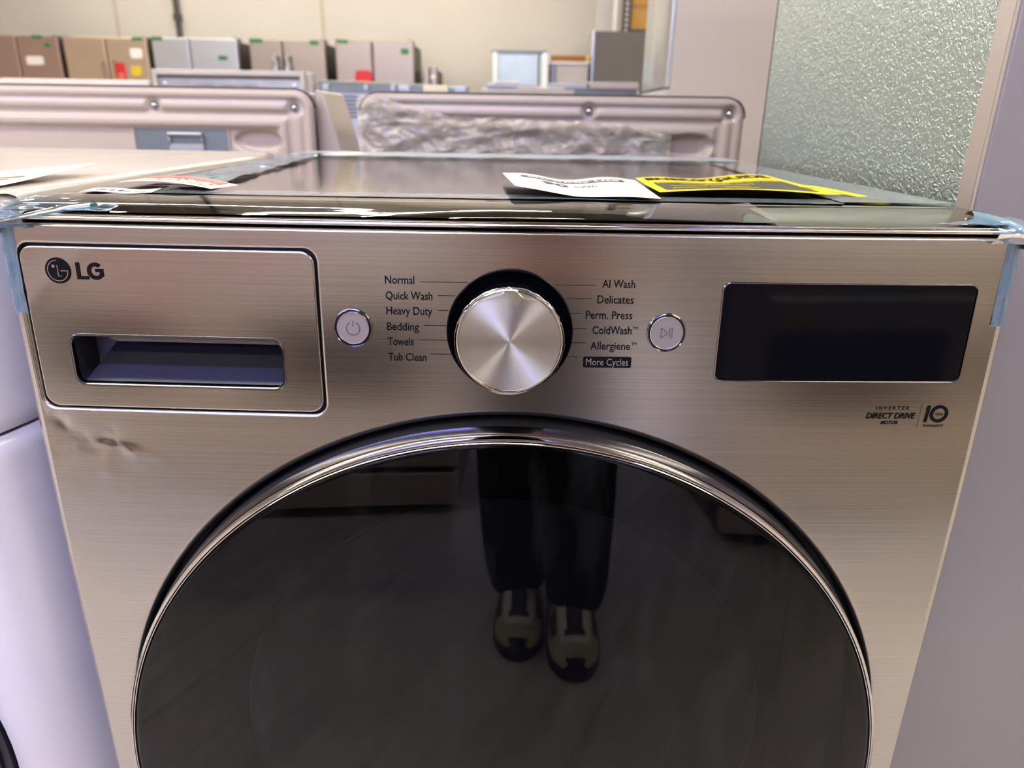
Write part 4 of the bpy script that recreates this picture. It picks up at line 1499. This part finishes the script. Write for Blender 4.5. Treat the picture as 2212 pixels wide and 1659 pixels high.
# loose tongue of the yellow page running out to the right
g = G()
tong = ((0.2560, 0.150), (0.285, 0.112), (0.2590, 0.192), (0.2500, 0.205))
g.grid(lambda u, v: (0.2455 + 0.0480 * u + 0.012 * v, 0.196 - 0.084 * u + 0.006 * v + 0.022 * v * (1 - u), 0.0040 - 0.0022 * u + 0.0012 * sin(5 * u)), 16, 4)
g.build('label_tongue', M['yellow'], yl)
g = G()
g.grid(PW, 40, 24)
wl = g.build('white_page', M['paper'], eg)
grey_print = mat('grey_black_print', (84, 82, 80), 0.6)
g = G()
g.grid(lambda u, v: PW(0.12 + 0.76 * u, 0.70 + 0.15 * v, 0.0003), 30, 4)
g.build('header_bar', grey_print, wl)
fw = lambda x, z, h: PW(x, z, h)
g = G()
letters(g, '90', 0.25, 0.44, 0.44, 0.16, fw, bold=0.03, h=0.0004)
letters(g, 'kWh', 0.48, 0.64, 0.44, 0.10, fw, bold=0.015, h=0.0004)
flat_line(g, [(0.16, 0.14), (0.36, 0.10)], 0.012, fw, 0.0004)
g.build('label_print', grey_print, wl)
g = G()
letters(g, 'Electricity Use', 0.17, 0.84, 0.725, 0.085, fw, bold=0.03, h=0.0006)
g.build('label_lettering', M['paper'], wl)
g = G()
for z0, a, b in ((0.36, 0.30, 0.92), (0.31, 0.64, 0.90), (0.27, 0.70, 0.94), (0.22, 0.35, 0.9), (0.16, 0.45, 0.95), (0.1, 0.5, 0.93)):
    g.grid(lambda u, v, z0=z0, a=a, b=b: PW(a + (b - a) * u, z0 + 0.012 * v, 0.0004), 12, 1)
g.build('label_lines', mat('pale_print', (206, 200, 190), 0.7), wl)

t = thing('sale_sticker', 'faded red and white sticker strip at the left of the graphite top', 'sticker', (0, 0, TZ))
qs = ((-0.3240, 0.130), (-0.2300, 0.090), (-0.2210, 0.124), (-0.3240, 0.197))
PSt = lambda u, v, h=0.0: (bil(qs, u, v)[0], bil(qs, u, v)[1], 0.0034 + 0.0032 * sin(u * pi) + h)
g = G()
g.grid(PSt, 24, 8)
st = g.build('sticker_sheet', M['cream_paper'], t)
g = G()
g.grid(lambda u, v: PSt(0.06 + 0.86 * u, 0.62 + 0.30 * v, 0.0004), 20, 3)
rr = random.Random(5)
for k in range(70):
    u = 0.06 + 0.84 * rr.random(); v = 0.14 + 0.44 * rr.random()
    g.grid(lambda a, b, u=u, v=v: PSt(u + 0.022 * a, v + 0.07 * b, 0.0004), 1, 1)
g.build('sticker_print', M['red_soft'], st)

t = thing('paper_slip', 'white paper slip with dark scribbles at the left front of the graphite top', 'paper', (0, 0, TZ))
qp = ((-0.322, 0.074), (-0.268, 0.074), (-0.276, 0.108), (-0.328, 0.104))
PP = lambda u, v, h=0.0: (bil(qp, u, v)[0], bil(qp, u, v)[1], 0.0012 + 0.0006 * sin(7 * u) + h)
g = G()
g.grid(PP, 16, 6)
sl_ = g.build('slip_sheet', M['paper'], t)
g = G()
for k, (a, b) in enumerate(((0.16, 0.22), (0.24, 0.30), (0.36, 0.42), (0.48, 0.52), (0.56, 0.66), (0.70, 0.80))):
    flat_line(g, [(a, 0.30), (b, 0.62 - 0.05 * (k % 3))], 0.035, lambda x, z, h: PP(x, z, h), 0.0004)
    flat_line(g, [(a, 0.34), (b + 0.02, 0.30)], 0.03, lambda x, z, h: PP(x, z, h), 0.0004)
g.build('slip_print', M['ink'], sl_)

t = thing('price_sheet', 'cream paper sheet with a curled corner on the white washer top', 'paper', (0, 0, 0.9911))
def PC(u, v, h=0.0):
    c = max(0.0, (u * 0.62 + v * 0.38 - 0.66) / 0.34)
    return (-0.635 + 0.240 * u - 0.004 * c, 0.030 + 0.185 * v + 0.03 * c * c * v, 0.0006 + 0.0095 * c ** 1.5 + 0.0005 * sin(6 * v + 2 * u) + h)
g = G()
g.grid(PC, 40, 20)
ps = g.build('sheet', M['cream_paper'], t)
g = G()
brown = mat('brown_print', (140, 108, 70), 0.7)
g.grid(lambda u, v: PC(0.66 + 0.26 * u, 0.66 + 0.03 * v, 0.0004), 20, 1)
g.grid(lambda u, v: PC(0.60 + 0.30 * u, 0.60 + 0.02 * v, 0.0004), 20, 1)
for k in range(5):
    g.grid(lambda u, v, k=k: PC(0.50 + 0.09 * k + 0.06 * u, 0.40 + 0.04 * v, 0.0004), 3, 1)
g.build('sheet_print', brown, ps)

# clear film over the front strip: waves in the sheet itself
def SH(x, s):
    """Point on the polished strip; s runs 0 at the back edge to 1 at the front."""
    P = [(0.0735, 0.9900), (0.056, 0.9897), (0.042, 0.9890), (0.030, 0.98825), (0.020, 0.9874), (0.012, 0.9866), (0.006, 0.9859), (0.0035, 0.9854)]
    f = s * (len(P) - 1)
    i = min(len(P) - 2, int(f))
    t_ = f - i
    return (x, P[i][0] + (P[i + 1][0] - P[i][0]) * t_ + bow(x), P[i][1] + (P[i + 1][1] - P[i][1]) * t_)


g = G()


def filmf(u, v):
    x = -0.334 + 0.508 * u
    p = SH(x, v)
    wv = 0.0008 * sin(x * 17 + 0.9) * sin(pi * v) + 0.0003 * noise.noise(Vector((x * 14, v * 1.4, 1.0)))
    edge = 0.0012 * max(0.0, (u - 0.975) / 0.025) ** 2
    return (p[0], p[1], p[2] + 0.0011 + wv + edge)


g.grid(filmf, 160, 24, flip=True)
tag(g.build('protective_film', M['film']), 'clear film over the front strip of the graphite top, short of its right end', 'film')

# sheet of film over the whole top plate and the tapes that hold it
def strip(name, label, quad, m, lift=0.0010, amp=0.0008, freq=60, nu=60, nv=10, z=TZ, cat='tape', seed=0.0):
    g = G()
    def fn(u, v):
        x, y = bil(quad, u, v)
        n_ = noise.noise(Vector((x * freq * 0.4, y * freq * 0.4, seed))) + 0.5 * noise.noise(Vector((x * freq, y * freq, seed + 3)))
        return (x, y, z + lift + amp * n_ * (1 if 0 < u < 1 else 0.6))
    g.grid(fn, nu, nv)
    return tag(g.build(name, M[m]), label, cat)


strip('packing_tape', 'teal tape strip along the left edge of the graphite top', ((-0.243, 0.112), (-0.292, 0.690), (-0.342, 0.690), (-0.292, 0.112)), 'tape_mid', amp=0.0026, freq=40, lift=0.0030, seed=1, nu=120, nv=16)
strip('packing_tape', 'pale blue tape strip along the back edge of the graphite top', ((-0.335, 0.640), (0.340, 0.640), (0.340, 0.768), (-0.335, 0.768)), 'tape_back', amp=0.0010, lift=0.0026, seed=2, nu=120)
strip('packing_tape', 'pale tape strip along the right edge of the graphite top', ((0.250, 0.084), (0.338, 0.084), (0.338, 0.700), (0.292, 0.700)), 'tape_clear', amp=0.0007, lift=0.0016, freq=40, seed=3, nv=16, nu=80)
strip('packing_tape', 'pale tape strip along the front edge of the graphite top', ((-0.280, 0.0775), (0.250, 0.0775), (0.250, 0.108), (-0.280, 0.108)), 'tape_clear', amp=0.0003, lift=0.0010, freq=30, seed=4, nu=120)


FOLD_R = ((0.3165, 0.030, 0.9874), (0.3205, 0.017, 0.9864), (0.3265, 0.005, 0.9842), (0.3350, -0.004, 0.9800), (0.3462, -0.006, 0.9742))
FOLD_L = ((-0.277, 0.010, 0.9864), (-0.291, 0.006, 0.9852), (-0.306, 0.001, 0.9832), (-0.322, -0.003, 0.9805), (-0.344, -0.005, 0.9765))


def corner_tape(s, label):
    """Blue tape wrapped over a front corner: a leg on the front, a leg down the side, a crumpled piece on top and a folded ridge."""
    t = thing('corner_tape', label, 'tape', (0, 0, 0))
    g = G()
    zt_, zb_ = 0.9775, 0.9175 if s > 0 else 0.9165
    def leg(u, v):
        z = zb_ + (zt_ - zb_) * v
        k = u * 1.0
        # across: front face, round the rolled edge, onto the side
        xs_ = [0.3305 + (0.0003 if s < 0 else 0.0), 0.3335, 0.337, 0.3405, 0.3432, 0.3445, 0.3448, 0.3450, 0.3452]
        ys_ = [-0.0007, -0.0008, -0.0006, 0.0008, 0.0036, 0.0075, 0.014, 0.024, 0.036]
        f = k * 8
        i = min(7, int(f))
        q = f - i
        x = xs_[i] + (xs_[i + 1] - xs_[i]) * q
        y = ys_[i] + (ys_[i + 1] - ys_[i]) * q
        n_ = noise.noise(Vector((u * 5, v * 6, s * 3.0)))
        return (s * (x + 0.0006 * max(0, n_)), y + TILT * max(0, z - 0.7) ** 2 - 0.0010 * max(0, n_), z + 0.0010 * sin(9 * u))
    g.grid(leg, 32, 32, flip=s < 0)
    g.build('tape_leg', M['tape'], t)
    g = G()
    def topf(u, v):
        x = 0.275 + 0.068 * u if s > 0 else 0.262 + 0.081 * u
        sv = 0.45 + 0.55 * v if s > 0 else 0.20 + 0.8 * v
        lim = max(0.0, 1 - u * 1.35)
        sv = sv + (0.95 - sv) * lim * (1 if s > 0 else 0.5)
        p = SH(x, min(1.0, sv))
        n_ = noise.noise(Vector((u * 6, v * 5, s * 5.0)))
        return (s * p[0], p[1], p[2] + 0.0016 + 0.0008 * n_)
    g.grid(topf, 30, 16, flip=s > 0)
    g.build('tape_top', M['tape'], t)
    # over the rail, from the strip down to the front leg
    g = G()
    def brg(u, v):
        x = 0.318 + 0.0275 * u
        P = [(0.006, 0.9866), (-0.001, 0.9855), (-0.0030, 0.9820), (-0.0005, 0.9790), (0.0055, 0.9745)]
        f = v * 4
        i = min(3, int(f))
        q = f - i
        y = P[i][0] + (P[i + 1][0] - P[i][0]) * q
        z = P[i][1] + (P[i + 1][1] - P[i][1]) * q
        return (s * (x + 0.002 * (1 - v) * (u - 1)), y - 0.0012, z + 0.0008 * noise.noise(Vector((u * 7, v * 4, s))))
    g.grid(brg, 12, 16)
    g.build('tape_bridge', M['tape'], t)
    g = G()
    if s > 0:
        pth = FOLD_R
        ht = [0.0046, 0.0050, 0.0052, 0.0050, 0.0046]
    else:
        pth = FOLD_L
        ht = [0.0052, 0.0044, 0.0034, 0.0026, 0.0020]
    vs, fs = [], []
    for i, (p, h_) in enumerate(zip(pth, ht)):
        for dy, dz_ in ((-0.0030, 0.0), (-0.0034, 0.3), (-0.0022, 0.7), (0.0004, 1.0), (0.0040, 0.85), (0.0070, 0.35)):
            vs.append((p[0], p[1] + dy, p[2] + 0.0008 + h_ * dz_))
    for i in range(len(pth) - 1):
        for j in range(5):
            fs.append((i * 6 + j, (i + 1) * 6 + j, (i + 1) * 6 + j + 1, i * 6 + j + 1))
    g.add(vs, fs)
    g.build('tape_fold', M['tape_dense'], t)
    return t


corner_tape(1, 'blue tape wrapped over the front right corner of the graphite washer')
corner_tape(-1, 'blue tape crumpled over the front left corner of the graphite washer')

# ------------------------------------------------------------------ opposite row, seen mirrored in the steel and the door glass
def kitchen_range(cx, y, mname, label, tags=()):
    """Free-standing range facing the washers: local -y is its front."""
    t = thing('kitchen_range', label, 'range', (cx, y, 0), pi)
    hw = 0.379
    G().box(-hw + 0.004, hw - 0.004, 0.045, 0.64, 0.03, 0.905).build('cabinet', M['fr_dark'], t, bevel=0.004)
    G().box(-hw + 0.03, hw - 0.03, 0.10, 0.60, 0.0, 0.05).build('base', M['black'], t)
    G().box(-hw, hw, 0.03, 0.66, 0.905, 0.925).build('cooktop', M['screen'], t, bevel=0.004)
    g = G()
    g.prism([(0.0, 0.80), (0.05, 0.80), (0.05, 0.91), (0.03, 0.922), (0.012, 0.905)], lambda a, b, d: (d, a, b), -hw, hw)
    g.build('control_panel', M[mname], t, fixn=True, bevel=0.004)
    for k in range(5):
        G().lathe([(0.021, 0.006), (0.021, -0.018), (0.017, -0.022), (0.0, -0.022)], lambda a, b, h, k=k: (-0.29 + 0.145 * k + a, 0.004 + h, 0.855 + b), 20).build('control_knob', M['chrome_dark'], t)
    od = G().box(-hw, hw, 0.0, 0.045, 0.205, 0.79).build('oven_door', M[mname], t, bevel=0.006)
    g = G()
    g.prism(rrect(-0.27, 0.27, 0.36, 0.64, 0.02, 4), lambda a, b, d: (a, d, b), -0.002, 0.002)
    g.build('oven_window', M['screen'], od, fixn=True)
    G().tube([(-0.31, 0.0, 0.74), (-0.31, -0.045, 0.74), (0.31, -0.045, 0.74), (0.31, 0.0, 0.74)], 0.011, 12).build('handle', M['chrome'], od)
    G().box(-hw, hw, 0.0, 0.045, 0.045, 0.180).build('storage_drawer', M[mname], t, bevel=0.006)
    G().box(-hw + 0.02, hw - 0.02, 0.045, 0.05, 0.180, 0.205).build('drawer_gap', M['black'], t)
    for kind, px, pz, sw, sh in tags:
        g = G()
        g.prism(rrect(px - sw / 2, px + sw / 2, pz - sh / 2, pz + sh / 2, 0.02, 3), lambda a, b, d: (a, d, b), -0.0035, 0.0005)
        if kind == 'red':
            g.prism(rrect(px - sw * 0.3, px + sw * 0.3, pz - sh * 0.35, pz + sh * 0.05, 0.01, 2), lambda a, b, d: (a, d, b), -0.005, -0.003, m=1)
            g.build('price_tag', [M['red'], M['paper']], t, fixn=True)
        else:
            g.build('energy_sticker', M['yel_tag'], t, fixn=True)
    return t


M['fr_grey'] = brushed('neutral_stainless', (206, 194, 180), 0.34, 0.3, metal=0.65)
kitchen_range(-0.536, -1.46, 'fr_grey', 'stainless range with a red tag, mirrored left of the legs in the dark door glass', tags=(('red', 0.19, 0.845, 0.10, 0.15),))
kitchen_range(-1.305, -1.47, 'fr_grey', 'stainless range with two tags opposite the white washer', tags=(('red', -0.2, 0.72, 0.12, 0.2), ('red', 0.1, 0.85, 0.10, 0.12)))
kitchen_range(1.01, -1.33, 'fr_grey', 'stainless range with a yellow sticker opposite the embossed refrigerator', tags=(('yellow', 0.2, 0.70, 0.12, 0.12),))
kitchen_range(1.78, -1.34, 'fr_grey', 'plain stainless range furthest right in the opposite row')

# ------------------------------------------------------------------ the person taking the picture, mirrored in the door glass
PX, PYY = 0.085, -0.955
person = thing('person', 'person in black shirt and loose black trousers holding a phone, mirrored in the door glass', 'person', (PX, PYY, 0))


def skinned(name, joints, links, material, parent, root=0, levels=2, smooth=True):
    """Grow one continuous surface over connected joints; joints: (x, y, z, radius[, radius2])."""
    me = bpy.data.meshes.new(name)
    me.from_pydata([j[:3] for j in joints], links, [])
    o = bpy.data.objects.new(name, me)
    COL.objects.link(o)
    md = o.modifiers.new('skin', 'SKIN')
    md.use_smooth_shade = True
    md.branch_smoothing = 0.6
    sv = me.skin_vertices[0].data
    for i, j in enumerate(joints):
        sv[i].radius = (j[3], j[4] if len(j) > 4 else j[3])
        sv[i].use_root = (i == root)
    sd = o.modifiers.new('subdivision', 'SUBSURF')
    sd.levels = levels
    sd.render_levels = levels
    me.materials.append(material)
    o.parent = parent
    return o


def chain(J, L, start, pts):
    a = start
    for p in pts:
        J.append(p)
        L.append((a, len(J) - 1))
        a = len(J) - 1
    return a


# positions are relative to the person; +x is the person's right hand side as they face the washer
J, L = [(0.0, -0.03, 0.92, 0.13, 0.10)], []
hipc = 0
chest = chain(J, L, hipc, [(0.0, -0.03, 1.06, 0.125, 0.095), (0.0, -0.03, 1.22, 0.135, 0.10), (0.0, -0.025, 1.36, 0.13, 0.09)])
neck = chain(J, L, chest, [(0.0, -0.01, 1.435, 0.062), (0.0, 0.010, 1.49, 0.056)])
headc = chain(J, L, neck, [(0.0, 0.025, 1.545, 0.074, 0.082), (0.0, 0.028, 1.605, 0.080, 0.096), (0.0, 0.020, 1.665, 0.072, 0.086), (0.0, 0.012, 1.70, 0.045, 0.055)])
hands = {}
for s, (hx, hy, hz) in ((1, (0.062, 0.415, 0.998)), (-1, (-0.148, 0.398, 1.002))):
    sh = chain(J, L, chest, [(s * 0.10, -0.025, 1.395, 0.07), (s * 0.185, -0.02, 1.375, 0.058)])
    wr = chain(J, L, sh, [(s * 0.215, 0.02, 1.22, 0.046), (s * 0.235, 0.075, 1.085, 0.042), (s * 0.205, 0.21, 1.045, 0.040), (s * 0.160, 0.345, 1.030, 0.026, 0.030)])
    pm = chain(J, L, wr, [(hx + s * 0.012, hy - 0.03, hz - 0.002, 0.022, 0.034), (hx, hy + 0.012, hz, 0.017, 0.034)])
    # four curled fingers across the back of the phone, unequal, and a thumb toward its screen side
    for k, (dz, l1, l2, l3) in enumerate(((0.030, 0.040, 0.026, 0.020), (0.011, 0.044, 0.029, 0.022), (-0.009, 0.041, 0.027, 0.021), (-0.028, 0.032, 0.021, 0.018))):
        b0 = (hx - s * 0.001, hy + 0.024, hz + dz, 0.0088)
        chain(J, L, pm, [b0, (b0[0] - s * 0.012, b0[1] + l1 * 0.62, hz + dz * 1.08, 0.0084), (b0[0] - s * (0.012 + l2 * 0.85), b0[1] + l1 * 0.62 + 0.006, hz + dz * 1.05, 0.0080), (b0[0] - s * (0.012 + l2 * 0.85 + l3 * 0.9), b0[1] + l1 * 0.62 - 0.003, hz + dz * 1.0, 0.0068)])
    chain(J, L, pm - 1, [(hx - s * 0.006, hy - 0.020, hz + 0.026, 0.0120), (hx - s * 0.022, hy - 0.008, hz + 0.036, 0.0098), (hx - s * 0.044, hy - 0.002, hz + 0.034, 0.0080)])
for s, fx, fy in ((1, 0.054, 0.03), (-1, -0.056, -0.028)):
    chain(J, L, hipc, [(s * 0.075, -0.03, 0.86, 0.085), (s * 0.072, 0.0, 0.49, 0.055), (fx, fy - 0.02, 0.28, 0.050), (fx, fy - 0.02, 0.09, 0.036), (fx, fy + 0.06, 0.05, 0.034, 0.028), (fx, fy + 0.14, 0.038, 0.032, 0.02)])
body = skinned('body', J, L, M['skin'], person)

# face: eyes, nose, mouth, ears; hair
g = G()
g.lathe([(0.0, 0.0), (0.009, 0.004), (0.013, 0.014), (0.008, 0.03), (0.0, 0.038)], lambda a, b, h: (a, 0.112 + 0.010 * (1 - h / 0.04) + b * 0.8, 1.586 + h), 14)
g.build('nose', M['skin'], person)
for s in (-1, 1):
    G().lathe([(0.0, -0.012), (0.008, -0.009), (0.012, 0.0), (0.008, 0.009), (0.0, 0.012)], lambda a, b, h, s=s: (s * 0.032 + a, 0.104 + b * 0.6, 1.622 + h * 0.7), 12).build('eye', mat('eye_white', (235, 232, 228), 0.2), person)
    G().lathe([(0.0, -0.006), (0.02, -0.004), (0.030, 0.002), (0.024, 0.008), (0.0, 0.008)], lambda a, b, h, s=s: (s * (0.082 + h), 0.018 + a * 0.6, 1.598 + b), 14).build('ear', M['skin'], person)
G().tube([(-0.024, 0.108, 1.556), (-0.01, 0.116, 1.555), (0.01, 0.116, 1.555), (0.024, 0.108, 1.556)], [0.004, 0.007, 0.007, 0.004], 8).build('mouth', mat('lips', (168, 98, 88), 0.5), person)
g = G()
def hairf(u, v):
    th = 2 * pi * u
    ph = pi * 0.58 * v
    front = max(0.0, sin(th))
    ph *= 1 - 0.36 * front * v
    r = Vector((0.092 * sin(ph) * cos(th), 0.112 * sin(ph) * sin(th), 0.100 * cos(ph)))
    k = 1 + 0.04 * noise.noise(Vector((r.x * 40, r.y * 40, r.z * 12)))
    return (r.x * k, 0.014 + r.y * k, 1.635 + r.z * k)
g.grid(hairf, 40, 16)
g.build('hair', M['hair'], person)

# clothes
J2, L2 = [(0.0, -0.03, 0.88, 0.182, 0.130)], []
c2 = chain(J2, L2, 0, [(0.0, -0.03, 1.06, 0.178, 0.122), (0.0, -0.03, 1.22, 0.182, 0.124), (0.0, -0.025, 1.355, 0.165, 0.108), (0.0, -0.02, 1.42, 0.085, 0.075)])
for s in (1, -1):
    chain(J2, L2, c2 - 1, [(s * 0.11, -0.025, 1.385, 0.088), (s * 0.192, -0.02, 1.365, 0.076), (s * 0.222, 0.015, 1.225, 0.072), (s * 0.238, 0.065, 1.100, 0.064), (s * 0.215, 0.17, 1.050, 0.058), (s * 0.178, 0.30, 1.034, 0.046)])
skinned('shirt', J2, L2, M['cloth_black'], person)
J3, L3 = [(0.0, -0.03, 0.93, 0.160, 0.122)], []
h3 = chain(J3, L3, 0, [(0.0, -0.03, 0.84, 0.160, 0.125)])
for s, fx, fy in ((1, 0.054, 0.03), (-1, -0.056, -0.028)):
    chain(J3, L3, h3, [(s * 0.076, -0.025, 0.72, 0.104), (s * 0.070, -0.005, 0.50, 0.096), (fx + s * 0.012, fy - 0.01, 0.32, 0.094), (fx + s * 0.006, fy + 0.016, 0.20, 0.086), (fx + s * 0.010, fy + 0.036, 0.125, 0.076), (fx + s * 0.004, fy + 0.052, 0.085, 0.066), (fx, fy + 0.058, 0.065, 0.058)])
skinned('trousers', J3, L3, M['cloth_trouser'], person)


def shoe(fx, fy, yaw):
    """Sneaker pointing to +y: dark sole and toe bumper, beige upper with light frame lines."""
    ys = [-0.145 + 0.29 * i / 28 for i in range(29)]
    def half(y):
        t_ = (y + 0.145) / 0.29
        w_ = 0.036 + 0.016 * sin(pi * min(1, t_ * 0.95) ** 1.5)
        if t_ > 0.80:
            w_ *= sqrt(max(0.0, 1 - ((t_ - 0.80) / 0.205) ** 2))
        if t_ < 0.12:
            w_ *= sqrt(max(0.02, 1 - ((0.12 - t_) / 0.125) ** 2))
        return max(0.003, w_)
    def top(y):
        t_ = (y + 0.145) / 0.29
        return 0.024 + 0.070 * (1 - min(1, max(0.0, (t_ - 0.45) / 0.53))) ** 0.9 * 1.0 + (0.020 if t_ > 0.5 else 0.0) * (1 - max(0, (t_ - 0.5) / 0.5)) + 0.022 * sin(pi * min(1.0, max(0.0, (t_ - 0.40) / 0.60))) 
    ca, sa = cos(yaw), sin(yaw)
    P = lambda x, y, z: (fx + ca * x - sa * y, fy + sa * x + ca * y, z)
    g = G()
    def up(u, v):
        y = ys[int(round(v * 28))]
        a = pi * u
        h = half(y)
        return P(-h * cos(a), y, 0.020 + (top(y) - 0.020) * sin(a) ** 0.75)
    nu = 28
    g.grid(up, nu, 28)
    # paint zones of the upper: mesh vamp, light overlay lines, dark bumper
    for j in range(28):
        for i in range(nu):
            u = (i + 0.5) / nu
            v = (j + 0.5) / 28
            k = abs(u - 0.5)
            f = len(g.m) - 28 * nu + j * nu + i
            if v > 0.965 or (v > 0.925 and k < 0.2):
                g.m[f] = 3
            elif 0.62 < v < 0.82 and k < 0.13 - 0.25 * (0.82 - v):
                g.m[f] = 1
            elif (0.58 < v < 0.86 and k < 0.20) :
                g.m[f] = 2
            elif 0.60 < v < 0.80 and 0.26 < k < 0.40:
                g.m[f] = 1
    o = g.build('shoe', [M['shoe_beige'], M['shoe_dark'], M['shoe_light'], M['black']], person)
    g = G()
    loop = [(-half(y) - 0.003, y) for y in ys] + [(half(y) + 0.003, y) for y in ys[::-1]]
    g.prism(loop, lambda a, b, d: P(a, b + (0.003 if b > 0.13 else 0), d), 0.0, 0.024)
    g.build('sole', M['black'], o, fixn=True)
    for q in range(3):
        y = 0.0 - 0.022 * q
        G().tube([P(-0.022, y, top(y) - 0.002), P(0, y, top(y) + 0.003), P(0.022, y, top(y) - 0.002)], 0.003, 6).build('lace', M['shoe_dark'], o)
    return o


shoe(0.054, 0.236 - 0.145, 0.0)
shoe(-0.056, 0.180 - 0.145, 0.04)

# phone held up at the lens
ph = thing('smartphone', 'smartphone held sideways in both hands of the person in black', 'phone', (0, 0, 0))
pc = CAM + CR * 0.052 - CU * 0.022 - CF * 0.0125
ph.matrix_world = Matrix(((CR.x, CU.x, -CF.x, pc.x), (CR.y, CU.y, -CF.y, pc.y), (CR.z, CU.z, -CF.z, pc.z), (0, 0, 0, 1)))
g = G()
g.prism(rrect(-0.076, 0.076, -0.037, 0.037, 0.009, 6), lambda a, b, d: (a, b, d), -0.004, 0.004)
g.build('phone_body', M['dark_plastic'], ph, fixn=True, bevel=0.0015)
g = G()
g.prism(rrect(-0.073, 0.073, -0.034, 0.034, 0.007, 6), lambda a, b, d: (a, b, d), 0.0038, 0.0044)
g.build('phone_screen', M['screen'], ph, fixn=True)
g = G()
g.prism(rrect(-0.072, -0.034, -0.002, 0.034, 0.008, 6), lambda a, b, d: (a, b, d), -0.0058, -0.0035)
cb = g.build('camera_bump', M['gloss_black'], ph, fixn=True, bevel=0.0005)
for a, b in ((-0.052, 0.022), (-0.052, 0.007), (-0.040, 0.015)):
    G().lathe([(0.006, -0.0052), (0.006, -0.0068), (0.0045, -0.0068), (0.0045, -0.0062), (0.0, -0.0060)], lambda x, y, h, a=a, b=b: (a + x, b + y, h), 20).build('lens', M['gloss_black'], cb)

#@@NEXT
